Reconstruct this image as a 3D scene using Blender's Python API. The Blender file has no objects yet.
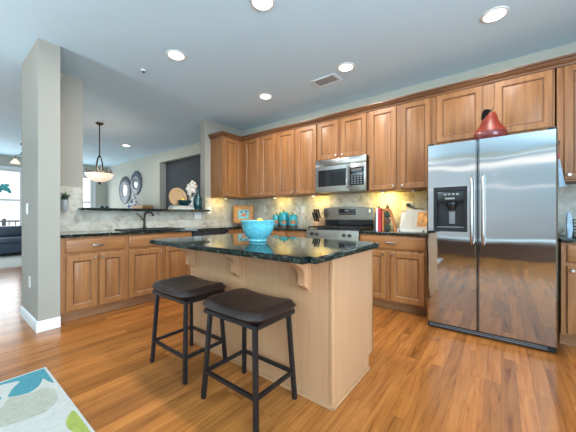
import bpy, bmesh, math, random
from mathutils import Vector, Matrix
R = math.radians
PI = math.pi
random.seed(7)
SC = bpy.context.scene
COL = SC.collection

# ------------------------------------------------------------------ camera
cam = bpy.data.cameras.new('camera')
cam.sensor_width = 36.0
cam.lens = 276.0 / 576.0 * 36.0
cam.shift_y = -1.5 / 576.0
cam.clip_start = 0.05
camo = bpy.data.objects.new('camera', cam)
camo.location = (0, 0, 1.12)
camo.rotation_euler = (R(90), 0, R(37.7))
COL.objects.link(camo)
SC.camera = camo

# ------------------------------------------------------------------ exposure, world, large lights
vs = SC.view_settings
vs.view_transform = 'Standard'
vs.look = 'None'
vs.gamma = 1.0
vs.use_curve_mapping = False
vs.exposure = 0.07

W = bpy.data.worlds.new('sky')
SC.world = W
W.use_nodes = True
wn = W.node_tree.nodes
wl = W.node_tree.links
_tc = wn.new('ShaderNodeTexCoord')
_sp = wn.new('ShaderNodeSeparateXYZ')
wl.new(_tc.outputs['Generated'], _sp.inputs[0])
# blue sky with thin bright bands added as streaks for the refrigerator to reflect
_rz = wn.new('ShaderNodeValToRGB')
_e = _rz.color_ramp.elements
for _p, _c in ((0.46, (0.40, 0.45, 0.48)), (0.497, (0.60, 0.75, 0.84)), (0.5365, (0.64, 0.92, 1.08)), (0.538, (1.5, 1.6, 1.7)), (0.5395, (1.5, 1.6, 1.7)), (0.541, (0.64, 0.92, 1.08)),
               (0.568, (0.66, 0.94, 1.1)), (0.5705, (2.4, 2.3, 2.2)), (0.575, (2.4, 2.3, 2.2)), (0.5775, (0.6, 0.83, 0.98)), (0.66, (0.6, 0.83, 1.0))):
    _n = _e.new(_p)
    _n.color = (*_c, 1)
_e.remove(_e[0])
_e.remove(_e[-1])
_mz = wn.new('ShaderNodeMath')
_mz.operation = 'MULTIPLY_ADD'
_mz.inputs[1].default_value = 0.5
_mz.inputs[2].default_value = 0.5
wl.new(_sp.outputs[2], _mz.inputs[0])
wl.new(_mz.outputs[0], _rz.inputs[0])
# hazy white glare on the side of the living room windows
_mx = wn.new('ShaderNodeMix')
_mx.data_type = 'RGBA'
_mr = wn.new('ShaderNodeMapRange')
_mr.inputs['From Min'].default_value = 0.2
_mr.inputs['From Max'].default_value = -0.7
wl.new(_sp.outputs[0], _mr.inputs['Value'])
wl.new(_mr.outputs['Result'], _mx.inputs[0])
wl.new(_rz.outputs['Color'], _mx.inputs[6])
_mx.inputs[7].default_value = (1.35, 1.4, 1.45, 1)
wl.new(_mx.outputs[2], wn['Background'].inputs[0])
wn['Background'].inputs[1].default_value = 0.9


def area_light(name, loc, rot, sx, sy, energy, color):
    l = bpy.data.lights.new(name, 'AREA')
    l.shape = 'RECTANGLE'
    l.size = sx
    l.size_y = sy
    l.energy = energy
    l.color = color
    o = bpy.data.objects.new(name, l)
    o.location = loc
    o.rotation_euler = rot
    COL.objects.link(o)
    return o


# daylight coming in through the windows behind and beside the camera, and at the far end
area_light('daylight_rear', (-8.7, -3.05, 1.35), (R(90), 0, 0), 3.4, 2.0, 50, (0.80, 0.91, 1.0))
area_light('daylight_right', (2.10, -0.6, 1.45), (R(90), 0, R(90)), 3.4, 1.9, 265, (0.62, 0.83, 1.0))
area_light('daylight_far', (-11.05, 0.5, 1.45), (R(90), 0, R(-90)), 2.1, 1.8, 45, (0.86, 0.94, 1.0))
area_light('daylight_dining', (-11.05, 2.86, 1.45), (R(90), 0, R(-90)), 1.0, 1.8, 25, (0.86, 0.94, 1.0))

CEIL = 2.80
YB = 3.84      # back wall
XL = -4.115    # left wall
YF = 3.50      # face of the wall cabinets on the back wall
YBF = 3.27     # face of the base cabinets on the back wall
XF = -3.515    # face of the sink run
XUF = -3.785   # face of the left wall cabinet


# ------------------------------------------------------------------ materials
def new_mat(name):
    m = bpy.data.materials.new(name)
    m.use_nodes = True
    nt = m.node_tree
    return m, nt, nt.nodes['Principled BSDF']


def nd(nt, typ, **kw):
    n = nt.nodes.new(typ)
    for k, v in kw.items():
        setattr(n, k, v)
    return n


def setin(n, **kw):
    for k, v in kw.items():
        n.inputs[k.replace('_', ' ')].default_value = v


def coords(nt, scale=(1, 1, 1), rot=(0, 0, 0), loc=(0, 0, 0)):
    tc = nd(nt, 'ShaderNodeTexCoord')
    mp = nd(nt, 'ShaderNodeMapping')
    mp.inputs['Scale'].default_value = scale
    mp.inputs['Rotation'].default_value = rot
    mp.inputs['Location'].default_value = loc
    nt.links.new(tc.outputs['Object'], mp.inputs['Vector'])
    return mp.outputs['Vector']


def ramp(nt, fac, stops):
    r = nd(nt, 'ShaderNodeValToRGB')
    e = r.color_ramp.elements
    while len(e) < len(stops):
        e.new(0.5)
    for i, (p, c) in enumerate(stops):
        e[i].position = p
        e[i].color = (c[0], c[1], c[2], 1)
    nt.links.new(fac, r.inputs['Fac'])
    return r.outputs['Color']


def noise(nt, vec, scale=5, detail=3, rough=0.5, dist=0.0):
    n = nd(nt, 'ShaderNodeTexNoise')
    setin(n, Scale=scale, Detail=detail, Roughness=rough, Distortion=dist)
    nt.links.new(vec, n.inputs['Vector'])
    return n.outputs['Fac']


def bump(nt, b, h, strength=0.1, dist=0.01):
    n = nd(nt, 'ShaderNodeBump')
    setin(n, Strength=strength, Distance=dist)
    nt.links.new(h, n.inputs['Height'])
    nt.links.new(n.outputs['Normal'], b.inputs['Normal'])


def plain(name, col, rough=0.5, metal=0.0, var=0.06, scale=8.0, coat=0.0, bumpy=0.0):
    """paint / plastic / metal with a faint procedural mottling"""
    m, nt, b = new_mat(name)
    v = coords(nt)
    f = noise(nt, v, scale, 3)
    lo = [c * (1 - var) for c in col]
    hi = [min(1, c * (1 + var)) for c in col]
    nt.links.new(ramp(nt, f, [(0.3, lo), (0.7, hi)]), b.inputs['Base Color'])
    setin(b, Roughness=rough, Metallic=metal)
    b.inputs['Coat Weight'].default_value = coat
    if bumpy:
        bump(nt, b, noise(nt, v, scale * 12, 2), bumpy, 0.004)
    return m


def wood(name, dark, mid, light, scale, rough=0.42, coat=0.04):
    m, nt, b = new_mat(name)
    v = coords(nt, scale)
    f = noise(nt, v, 1.0, 5, 0.6, 0.4)
    c = ramp(nt, f, [(0.25, dark), (0.5, mid), (0.78, light)])
    oi = nd(nt, 'ShaderNodeObjectInfo')
    hs = nd(nt, 'ShaderNodeHueSaturation')
    mr = nd(nt, 'ShaderNodeMapRange')
    setin(mr, To_Min=0.93, To_Max=1.07)
    nt.links.new(oi.outputs['Random'], mr.inputs['Value'])
    nt.links.new(mr.outputs['Result'], hs.inputs['Value'])
    nt.links.new(c, hs.inputs['Color'])
    nt.links.new(hs.outputs['Color'], b.inputs['Base Color'])
    setin(b, Roughness=rough)
    b.inputs['Coat Weight'].default_value = coat
    b.inputs['Coat Roughness'].default_value = 0.25
    return m


def emit(name, col, strength):
    m, nt, b = new_mat(name)
    b.inputs['Base Color'].default_value = (*col, 1)
    b.inputs['Emission Color'].default_value = (*col, 1)
    b.inputs['Emission Strength'].default_value = strength
    return m


CW_D, CW_M, CW_L = (0.185, 0.072, 0.022), (0.302, 0.127, 0.041), (0.40, 0.18, 0.063)
M_WOOD = wood('maple_vertical', CW_D, CW_M, CW_L, (26, 26, 1.6))
M_WOODH = wood('maple_horizontal', CW_D, CW_M, CW_L, (1.6, 1.6, 26))
M_GLAZE = wood('brown_glaze', (0.11, 0.045, 0.018), (0.155, 0.068, 0.029), (0.2, 0.09, 0.04), (26, 26, 2))
M_CROWN = wood('crown_maple', (0.11, 0.042, 0.016), (0.17, 0.07, 0.028), (0.24, 0.105, 0.045), (1.6, 1.6, 30))
M_PANEL = wood('island_veneer', (0.45, 0.236, 0.115), (0.488, 0.263, 0.132), (0.522, 0.29, 0.152), (34, 34, 1.2), 0.45, 0.05)
M_TOE = wood('toe_wood', (0.24, 0.105, 0.043), (0.33, 0.155, 0.066), (0.40, 0.20, 0.09), (2, 2, 26), 0.5, 0)
M_NICKEL = plain('satin_nickel', (0.62, 0.60, 0.56), 0.3, 1.0, 0.04)
M_PULL = plain('bright_nickel', (0.46, 0.44, 0.42), 0.3, 1.0, 0.03)
M_BLACK = plain('black_plastic', (0.012, 0.013, 0.015), 0.3, 0, 0.1)
M_BLACKM = plain('black_steel', (0.006, 0.007, 0.009), 0.4, 0.0, 0.1, 20)
M_IRON = plain('cast_iron', (0.015, 0.015, 0.016), 0.55, 0, 0.2, 40)
M_BLACKG = plain('black_glass', (0.010, 0.012, 0.016), 0.06, 0, 0.1, 4, 0.5)
M_GREYPL = plain('grey_plastic', (0.16, 0.17, 0.18), 0.4, 0, 0.05)
M_BRONZE = plain('oil_rubbed_bronze', (0.035, 0.024, 0.018), 0.35, 0.6, 0.15, 20)
M_WHITE = plain('white_plastic', (0.78, 0.78, 0.75), 0.35, 0, 0.02)
M_TRIMW = plain('white_trim_paint', (0.80, 0.82, 0.82), 0.35, 0, 0.02)
M_SLOT = plain('slot_grey', (0.10, 0.10, 0.10), 0.5)
M_LEATHER = plain('brown_leather', (0.026, 0.013, 0.010), 0.42, 0, 0.25, 14, 0.0, 0.25)
M_TURQ = plain('turquoise_ceramic', (0.12, 0.45, 0.52), 0.22, 0, 0.22, 60, 0.4)
M_TURQD = plain('turquoise_glaze', (0.02, 0.34, 0.42), 0.16, 0, 0.25, 12, 0.4)
M_LEMON = plain('lemon_skin', (0.82, 0.62, 0.05), 0.45, 0, 0.08, 60, 0, 0.3)
M_PEAR = plain('red_enamel', (0.24, 0.026, 0.012), 0.42, 0, 0.4, 9, 0.0)
M_PEARB = plain('burgundy_glaze', (0.16, 0.028, 0.026), 0.24, 0, 0.3, 12, 0.4)
M_LEAFB = plain('black_leaf', (0.004, 0.004, 0.004), 0.95)
M_TEALG = plain('teal_glass', (0.003, 0.045, 0.052), 0.08, 0, 0.2, 6, 0.6)
M_TEALD = plain('dark_teal_glaze', (0.006, 0.05, 0.06), 0.12, 0, 0.2, 6, 0.5)
M_LEAFB.node_tree.nodes['Principled BSDF'].inputs['Specular IOR Level'].default_value = 0.1
M_WICKER = plain('woven_rattan', (0.52, 0.32, 0.16), 0.6, 0, 0.25, 70, 0, 0.6)
M_WHITEC = plain('white_ceramic', (0.80, 0.79, 0.76), 0.25, 0, 0.03)
M_PAPER = plain('paper_pages', (0.52, 0.49, 0.42), 0.7, 0, 0.04, 30)
M_LBLUE = plain('pale_blue_cloth', (0.42, 0.56, 0.68), 0.8, 0, 0.2, 18)
M_RED = plain('red_cover', (0.50, 0.03, 0.045), 0.4, 0, 0.1)
M_ORANGE = plain('orange_wood', (0.50, 0.17, 0.055), 0.45, 0, 0.2, 20)
M_NAVY = plain('navy_cover', (0.02, 0.04, 0.07), 0.4)
M_GREEN = plain('leaf_green', (0.10, 0.30, 0.05), 0.5, 0, 0.3, 40)
M_DGREEN = plain('dark_leaf', (0.03, 0.045, 0.03), 0.5, 0, 0.3, 40)
M_GALV = plain('galvanised_steel', (0.62, 0.68, 0.70), 0.4, 0.5, 0.1, 30)
M_KNIFEW = wood('knife_block_wood', (0.42, 0.22, 0.10), (0.55, 0.31, 0.16), (0.62, 0.38, 0.2), (30, 30, 3))
M_DWOOD = wood('dark_walnut', (0.05, 0.025, 0.015), (0.09, 0.045, 0.025), (0.12, 0.06, 0.035), (3, 3, 30))
M_SOFA = plain('navy_leather', (0.035, 0.055, 0.085), 0.4, 0, 0.2, 10)
M_CARPET = plain('beige_carpet', (0.50, 0.49, 0.45), 0.95, 0, 0.12, 60, 0, 0.5)
M_PEWTER = plain('pewter_frame', (0.085, 0.10, 0.115), 0.4, 0.4, 0.6, 30)
M_MIRROR = plain('mirror_glass', (0.55, 0.58, 0.60), 0.18, 1.0, 0.01)
M_WALL = plain('beige_wall_paint', (0.50, 0.50, 0.43), 0.8, 0, 0.012, 3)
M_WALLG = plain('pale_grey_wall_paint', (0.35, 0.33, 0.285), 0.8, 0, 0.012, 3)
M_NICHE = plain('slate_wall_paint', (0.055, 0.062, 0.072), 0.8, 0, 0.02, 3)
M_CEIL = plain('ceiling_daylight_tint', (0.62, 0.82, 0.94), 0.9, 0, 0.01, 3)  # the blue tint of the daylight is put into this base colour
M_DECK = plain('deck_boards', (0.55, 0.55, 0.55), 0.8, 0, 0.1)
M_DUCT = plain('duct_grey', (0.28, 0.31, 0.34), 0.6)
M_IVORY = plain('ivory_enamel', (0.60, 0.58, 0.52), 0.4)
M_VENT = plain('vent_paint', (0.74, 0.82, 0.88), 0.5)
M_LAMP = emit('lamp_lens', (1.0, 0.96, 0.9), 6.0)
M_PUCK = emit('puck_lens', (1.0, 0.80, 0.38), 2.2)
M_LIDW = plain('dark_lid', (0.10, 0.05, 0.03), 0.4)
M_GOLDF = plain('gold_ornate_frame', (0.42, 0.19, 0.045), 0.4, 0.2, 0.5, 45, 0, 0.5)


def stainless(name, col, rough, wave=0.0, sx=1.0, sz=1.0):
    m, nt, b = new_mat(name)
    b.inputs['Base Color'].default_value = (*col, 1)
    setin(b, Metallic=1.0)
    v = coords(nt, (2, 2, 30))
    f = noise(nt, v, 1.0, 2)
    mr = nd(nt, 'ShaderNodeMapRange')
    setin(mr, To_Min=rough * 0.85, To_Max=rough * 1.2)
    nt.links.new(f, mr.inputs['Value'])
    nt.links.new(mr.outputs['Result'], b.inputs['Roughness'])
    if wave:
        v2 = coords(nt, (sx, sx, sz))
        bump(nt, b, noise(nt, v2, 1.0, 1, 0.4), 1.0, wave)
    return m


M_STEEL = stainless('brushed_stainless', (0.52, 0.54, 0.55), 0.042, 0.0016, 2.6, 4.5)
M_STEELR = stainless('appliance_stainless', (0.52, 0.50, 0.47), 0.22)


def granite():
    m, nt, b = new_mat('dark_green_granite')
    v = coords(nt)
    vo = nd(nt, 'ShaderNodeTexVoronoi')
    setin(vo, Scale=85.0)
    nt.links.new(v, vo.inputs['Vector'])
    f = noise(nt, v, 45, 4, 0.7)
    mx = nd(nt, 'ShaderNodeMath', operation='MULTIPLY')
    nt.links.new(vo.outputs['Color'], mx.inputs[0])
    nt.links.new(f, mx.inputs[1])
    c = ramp(nt, mx.outputs[0], [(0.1, (0.004, 0.007, 0.007)), (0.36, (0.010, 0.020, 0.018)), (0.50, (0.06, 0.10, 0.08)), (0.62, (0.28, 0.30, 0.22))])
    nt.links.new(c, b.inputs['Base Color'])
    setin(b, Roughness=0.045)
    b.inputs['Specular IOR Level'].default_value = 0.75
    return m


M_GRANITE = granite()


def tile(name, axis):
    """tumbled travertine laid on the diagonal"""
    m, nt, b = new_mat(name)
    tc = nd(nt, 'ShaderNodeTexCoord')
    sp = nd(nt, 'ShaderNodeSeparateXYZ')
    cb = nd(nt, 'ShaderNodeCombineXYZ')
    nt.links.new(tc.outputs['Object'], sp.inputs[0])
    nt.links.new(sp.outputs[axis], cb.inputs[0])
    nt.links.new(sp.outputs[2], cb.inputs[1])
    mp = nd(nt, 'ShaderNodeMapping')
    mp.inputs['Rotation'].default_value = (0, 0, R(45))
    nt.links.new(cb.outputs[0], mp.inputs['Vector'])
    br = nd(nt, 'ShaderNodeTexBrick')
    br.offset = 0.0
    setin(br, Scale=1.0, Mortar_Size=0.0022, Mortar_Smooth=0.3, Bias=0.0, Brick_Width=0.152, Row_Height=0.152)
    br.inputs['Color1'].default_value = (0.50, 0.465, 0.39, 1)
    br.inputs['Color2'].default_value = (0.59, 0.565, 0.50, 1)
    br.inputs['Mortar'].default_value = (0.47, 0.455, 0.40, 1)
    nt.links.new(mp.outputs['Vector'], br.inputs['Vector'])
    f = noise(nt, cb.outputs[0], 9, 6, 0.68, 0.6)
    g = ramp(nt, f, [(0.30, (0.52, 0.46, 0.38)), (0.44, (0.86, 0.84, 0.80)), (0.55, (1.0, 1.0, 1.0)), (0.75, (1.15, 1.16, 1.18))])
    mx = nd(nt, 'ShaderNodeMix', data_type='RGBA', blend_type='MULTIPLY')
    mx.inputs[0].default_value = 1.0
    nt.links.new(br.outputs['Color'], mx.inputs[6])
    nt.links.new(g, mx.inputs[7])
    nt.links.new(mx.outputs[2], b.inputs['Base Color'])
    setin(b, Roughness=0.42)
    bump(nt, b, br.outputs['Fac'], -0.25, 0.003)
    return m


M_TILEX = tile('travertine_back', 0)
M_TILEY = tile('travertine_left', 1)


def floor_mat():
    m, nt, b = new_mat('oak_floor')
    tc = nd(nt, 'ShaderNodeTexCoord')
    mp = nd(nt, 'ShaderNodeMapping')
    mp.inputs['Rotation'].default_value = (0, 0, R(90))
    nt.links.new(tc.outputs['Object'], mp.inputs['Vector'])
    br = nd(nt, 'ShaderNodeTexBrick')
    br.offset = 0.37
    br.offset_frequency = 3
    setin(br, Scale=1.0, Mortar_Size=0.0009, Mortar_Smooth=0.2, Bias=0.0, Brick_Width=1.15, Row_Height=0.083)
    br.inputs['Color1'].default_value = (0.0, 0.0, 0.0, 1)
    br.inputs['Color2'].default_value = (1, 1, 1, 1)
    br.inputs['Mortar'].default_value = (0.5, 0.5, 0.5, 1)
    nt.links.new(mp.outputs['Vector'], br.inputs['Vector'])
    # per plank offset of the grain
    mv = nd(nt, 'ShaderNodeVectorMath', operation='MULTIPLY')
    mv.inputs[1].default_value = (19, 1.5, 1)
    nt.links.new(tc.outputs['Object'], mv.inputs[0])
    ad = nd(nt, 'ShaderNodeVectorMath', operation='MULTIPLY_ADD')
    ad.inputs[1].default_value = (7, 13, 5)
    nt.links.new(br.outputs['Color'], ad.inputs[0])
    nt.links.new(mv.outputs[0], ad.inputs[2])
    f = noise(nt, ad.outputs[0], 1.3, 6, 0.62, 1.1)
    grain = ramp(nt, f, [(0.27, (0.16, 0.048, 0.011)), (0.43, (0.30, 0.104, 0.023)), (0.60, (0.37, 0.136, 0.032)), (0.8, (0.45, 0.18, 0.05))])
    tone = ramp(nt, br.outputs['Color'], [(0.0, (0.74, 0.71, 0.68)), (0.5, (1, 1, 1)), (1.0, (1.2, 1.18, 1.15))])
    mx = nd(nt, 'ShaderNodeMix', data_type='RGBA', blend_type='MULTIPLY')
    mx.inputs[0].default_value = 1.0
    nt.links.new(grain, mx.inputs[6])
    nt.links.new(tone, mx.inputs[7])
    m2 = nd(nt, 'ShaderNodeMix', data_type='RGBA', blend_type='MIX')
    nt.links.new(br.outputs['Fac'], m2.inputs[0])
    nt.links.new(mx.outputs[2], m2.inputs[6])
    m2.inputs[7].default_value = (0.14, 0.05, 0.015, 1)
    nt.links.new(m2.outputs[2], b.inputs['Base Color'])
    setin(b, Roughness=0.2)
    b.inputs['Coat Weight'].default_value = 0.08
    b.inputs['Coat Roughness'].default_value = 0.12
    b.inputs['Specular IOR Level'].default_value = 0.28
    bump(nt, b, f, 0.04, 0.002)
    return m


M_FLOOR = floor_mat()


def glass_mat():
    m, nt, b = new_mat('window_glass')
    out = nt.nodes['Material Output']
    tr = nd(nt, 'ShaderNodeBsdfTransparent')
    gl = nd(nt, 'ShaderNodeBsdfGlossy')
    gl.inputs['Roughness'].default_value = 0.02
    fr = nd(nt, 'ShaderNodeLayerWeight')
    fr.inputs['Blend'].default_value = 0.5
    pw = nd(nt, 'ShaderNodeMath', operation='POWER')
    pw.inputs[1].default_value = 5.0
    nt.links.new(fr.outputs['Facing'], pw.inputs[0])
    ma = nd(nt, 'ShaderNodeMath', operation='MULTIPLY_ADD')
    ma.inputs[1].default_value = 0.7
    ma.inputs[2].default_value = 0.03
    nt.links.new(pw.outputs[0], ma.inputs[0])
    mx = nd(nt, 'ShaderNodeMixShader')
    nt.links.new(ma.outputs[0], mx.inputs[0])
    nt.links.new(tr.outputs[0], mx.inputs[1])
    nt.links.new(gl.outputs[0], mx.inputs[2])
    nt.links.new(mx.outputs[0], out.inputs['Surface'])
    return m


M_GLASS = glass_mat()


def alabaster():
    m, nt, b = new_mat('alabaster_glass')
    v = coords(nt)
    c = ramp(nt, noise(nt, v, 9, 4, 0.6, 1.0), [(0.3, (0.95, 0.62, 0.42)), (0.55, (1, 0.82, 0.68)), (0.8, (1, 0.93, 0.85))])
    nt.links.new(c, b.inputs['Base Color'])
    nt.links.new(c, b.inputs['Emission Color'])
    b.inputs['Emission Strength'].default_value = 0.75
    setin(b, Roughness=0.3)
    return m


M_ALAB = alabaster()


# ------------------------------------------------------------------ mesh builder
def frame_N(y0):   # face looks towards -Y (the camera side): u = x, d = out of the wall
    return lambda u, d, z: (u, y0 - d, z)


def frame_E(x0):   # face looks towards +X: u = y
    return lambda u, d, z: (x0 + d, u, z)


def frame_S(y0):   # face looks towards +Y
    return lambda u, d, z: (u, y0 + d, z)


ID = lambda x, y, z: (x, y, z)


class B:
    def __init__(self, fr=ID):
        self.bm = bmesh.new()
        self.fr = fr

    def v(self, p):
        return self.bm.verts.new(self.fr(*p))

    def face(self, vs_, mi=0):
        try:
            f = self.bm.faces.new(vs_)
            f.material_index = mi
            return f
        except ValueError:
            return None

    def box(self, a, b, mi=0, bev=0.0, seg=2):
        x0, y0, z0 = a
        x1, y1, z1 = b
        c = [(x0, y0, z0), (x1, y0, z0), (x1, y1, z0), (x0, y1, z0), (x0, y0, z1), (x1, y0, z1), (x1, y1, z1), (x0, y1, z1)]
        V = [self.v(p) for p in c]
        F = []
        for q in ((0, 3, 2, 1), (4, 5, 6, 7), (0, 1, 5, 4), (1, 2, 6, 5), (2, 3, 7, 6), (3, 0, 4, 7)):
            F.append(self.face([V[i] for i in q], mi))
        if bev:
            es = list({e for f in F for e in f.edges})
            r = bmesh.ops.bevel(self.bm, geom=es, offset=bev, segments=seg, affect='EDGES', profile=0.6)
            for f in r['faces']:
                f.material_index = mi
        return self

    def grid(self, us, zs, holes, d0, d1, mi=0):
        """solid plate between depths d0,d1 made of cells, with whole cells left out"""
        nu, nz = len(us) - 1, len(zs) - 1
        A = {}

        def vv(i, j, k):
            key = (i, j, k)
            if key not in A:
                A[key] = self.v((us[i], (d0, d1)[k], zs[j]))
            return A[key]
        solid = lambda i, j: 0 <= i < nu and 0 <= j < nz and (i, j) not in holes
        for i in range(nu):
            for j in range(nz):
                if not solid(i, j):
                    continue
                for k in (0, 1):
                    self.face([vv(i, j, k), vv(i + 1, j, k), vv(i + 1, j + 1, k), vv(i, j + 1, k)], mi)
                if not solid(i - 1, j):
                    self.face([vv(i, j, 0), vv(i, j + 1, 0), vv(i, j + 1, 1), vv(i, j, 1)], mi)
                if not solid(i + 1, j):
                    self.face([vv(i + 1, j, 0), vv(i + 1, j + 1, 0), vv(i + 1, j + 1, 1), vv(i + 1, j, 1)], mi)
                if not solid(i, j - 1):
                    self.face([vv(i, j, 0), vv(i + 1, j, 0), vv(i + 1, j, 1), vv(i, j, 1)], mi)
                if not solid(i, j + 1):
                    self.face([vv(i, j + 1, 0), vv(i + 1, j + 1, 0), vv(i + 1, j + 1, 1), vv(i, j + 1, 1)], mi)
        return self

    def lathe(self, prof, c=(0, 0, 0), n=24, mi=0, axis='z', sx=1.0, sy=1.0):
        """prof: (radius, height); closed at radius 0 or capped"""
        rings = []
        for r, h in prof:
            ring = []
            if r < 1e-6:
                ring = [self._ax(c, 0, 0, h, axis)]
            else:
                for i in range(n):
                    a = 2 * PI * i / n
                    ring.append(self._ax(c, r * math.cos(a) * sx, r * math.sin(a) * sy, h, axis))
            rings.append(ring)
        for a, b in zip(rings, rings[1:]):
            if len(a) == 1 and len(b) == 1:
                continue
            for i in range(n):
                j = (i + 1) % n
                if len(a) == 1:
                    self.face([a[0], b[i], b[j]], mi)
                elif len(b) == 1:
                    self.face([a[i], a[j], b[0]], mi)
                else:
                    self.face([a[i], a[j], b[j], b[i]], mi)
        for ring in (rings[0], rings[-1]):
            if len(ring) > 1 and ring is not None:
                self.face(ring, mi)
        return self

    def _ax(self, c, p, q, h, axis):
        if axis == 'z':
            return self.v((c[0] + p, c[1] + q, c[2] + h))
        if axis == 'y':
            return self.v((c[0] + p, c[1] + h, c[2] + q))
        return self.v((c[0] + h, c[1] + p, c[2] + q))

    def tube(self, pts, r, n=8, mi=0, square=False, closed=False):
        P = [Vector(self.fr(*p)) for p in pts]
        if square:
            n = 4
        rings = []
        m = len(P)
        up = None
        for i in range(m):
            if closed:
                t = (P[(i + 1) % m] - P[i - 1]).normalized()
            elif i == 0:
                t = (P[1] - P[0]).normalized()
            elif i == m - 1:
                t = (P[-1] - P[-2]).normalized()
            else:
                t = ((P[i + 1] - P[i]).normalized() + (P[i] - P[i - 1]).normalized()).normalized()
            if up is None:
                up = Vector((0, 0, 1)) if abs(t.z) < 0.9 else Vector((1, 0, 0))
                if square and abs(t.z) >= 0.9:
                    up = Vector((0, 1, 0))
            s = t.cross(up).normalized()
            u2 = s.cross(t).normalized()
            up = u2
            rr = r[i] if isinstance(r, (list, tuple)) else r
            ring = []
            for k in range(n):
                a = 2 * PI * k / n + (PI / 4 if square else 0)
                q = rr * (1.414 if square else 1)
                ring.append(self.bm.verts.new(P[i] + s * (q * math.cos(a)) + u2 * (q * math.sin(a))))
            rings.append(ring)
        prs = list(zip(rings, rings[1:]))
        if closed:
            prs.append((rings[-1], rings[0]))
        for a, b in prs:
            for k in range(n):
                self.face([a[k], a[(k + 1) % n], b[(k + 1) % n], b[k]], mi)
        if not closed:
            self.face(rings[0], mi)
            self.face(rings[-1], mi)
        return self

    def prism(self, poly, d0, d1, mi=0, plane='uz'):
        """extrude a 2D outline; plane uz -> along d; xy -> along z; dz -> along u"""
        def mk(p, d):
            if plane == 'uz':
                return self.v((p[0], d, p[1]))
            if plane == 'xy':
                return self.v((p[0], p[1], d))
            return self.v((d, p[0], p[1]))
        a = [mk(p, d0) for p in poly]
        b = [mk(p, d1) for p in poly]
        self.face(a, mi)
        self.face(b, mi)
        n = len(poly)
        for i in range(n):
            j = (i + 1) % n
            self.face([a[i], a[j], b[j], b[i]], mi)
        return self

    def loops(self, rects, mis):
        """concentric rectangles (u0,u1,z0,z1,d); mis = material of the band after each; closes last"""
        prev = None
        for k, (u0, u1, z0, z1, d) in enumerate(rects):
            ring = [self.v((u0, d, z0)), self.v((u1, d, z0)), self.v((u1, d, z1)), self.v((u0, d, z1))]
            if prev:
                for i in range(4):
                    j = (i + 1) % 4
                    self.face([prev[i], prev[j], ring[j], ring[i]], mis[k - 1])
            else:
                self.face(ring, mis[0])
            prev = ring
        self.face(prev, mis[-1])
        return self

    def sphere(self, c, r, n=12, mi=0, s=(1, 1, 1)):
        prof = []
        k = n // 2
        for i in range(k + 1):
            a = -PI / 2 + PI * i / k
            prof.append((max(0, r * math.cos(a)), r * math.sin(a) * s[2]))
        prof[0] = (0, -r * s[2])
        prof[-1] = (0, r * s[2])
        return self.lathe(prof, c, n, mi, 'z', s[0], s[1])

    def build(self, name, mats, parent=None, ang=32, origin=None, rot=None):
        bm = self.bm
        bmesh.ops.recalc_face_normals(bm, faces=bm.faces[:])
        if not isinstance(mats, (list, tuple)):
            mats = [mats]
        if parent is not None:
            off = parent_world(parent)
        elif origin is not None:
            off = Vector(origin)
        else:
            xs = [v.co for v in bm.verts]
            off = Vector(((min(v.x for v in xs) + max(v.x for v in xs)) / 2, (min(v.y for v in xs) + max(v.y for v in xs)) / 2, min(v.z for v in xs)))
        bmesh.ops.translate(bm, verts=bm.verts[:], vec=-off)
        me = bpy.data.meshes.new(name)
        bm.to_mesh(me)
        bm.free()
        for m in mats:
            me.materials.append(m)
        for p in me.polygons:
            p.use_smooth = True
        me.set_sharp_from_angle(angle=R(ang))
        o = bpy.data.objects.new(name, me)
        COL.objects.link(o)
        if parent is not None:
            o.parent = parent
        else:
            o.location = off
        return o


def parent_world(p):
    v = Vector((0, 0, 0))
    while p is not None:
        v += Vector(p.location)
        p = p.parent
    return v


def tag(o, label, cat, group=None, kind=None):
    o['label'] = label
    o['category'] = cat
    if group:
        o['group'] = group
    if kind:
        o['kind'] = kind
    return o


def thing(name, loc, label, cat, group=None):
    o = bpy.data.objects.new(name, None)
    o.empty_display_size = 0.1
    COL.objects.link(o)
    o.location = loc
    return tag(o, label, cat, group)


def struct(o, label=None):
    o['kind'] = 'structure'
    if label:
        o['label'] = label
    return o


def copy_tree(o, parent=None):
    c = o.copy()
    COL.objects.link(c)
    c.parent = parent
    for ch in list(o.children):
        copy_tree(ch, c)
    return c


def arc(c, r, a0, a1, n, plane='xz', y=0):
    out = []
    for i in range(n + 1):
        a = R(a0 + (a1 - a0) * i / n)
        out.append((c[0] + r * math.cos(a), c[1] + r * math.sin(a)))
    return out


# ------------------------------------------------------------------ room shell
XR, XFAR, YR = 2.2, -11.2, -3.2
struct(B().box((XFAR - 0.15, YR - 0.15, -0.12), (XR + 0.15, YB + 1.0, 0)).build('floor', M_FLOOR, origin=(0, 0, 0)), 'glossy honey oak strip floor')
struct(B().box((XFAR, YR, 0.0), (-8.15, YB, 0.014)).build('floor_carpet', M_CARPET, origin=(0, 0, 0)), 'pale carpet of the far living room')
struct(B().box((XFAR - 0.15, YR - 0.15, CEIL), (XR + 0.15, YB + 1.0, CEIL + 0.12)).build('ceiling', M_CEIL, origin=(0, 0, 0)), 'pale ceiling with the blue of daylight put into its colour')
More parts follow.
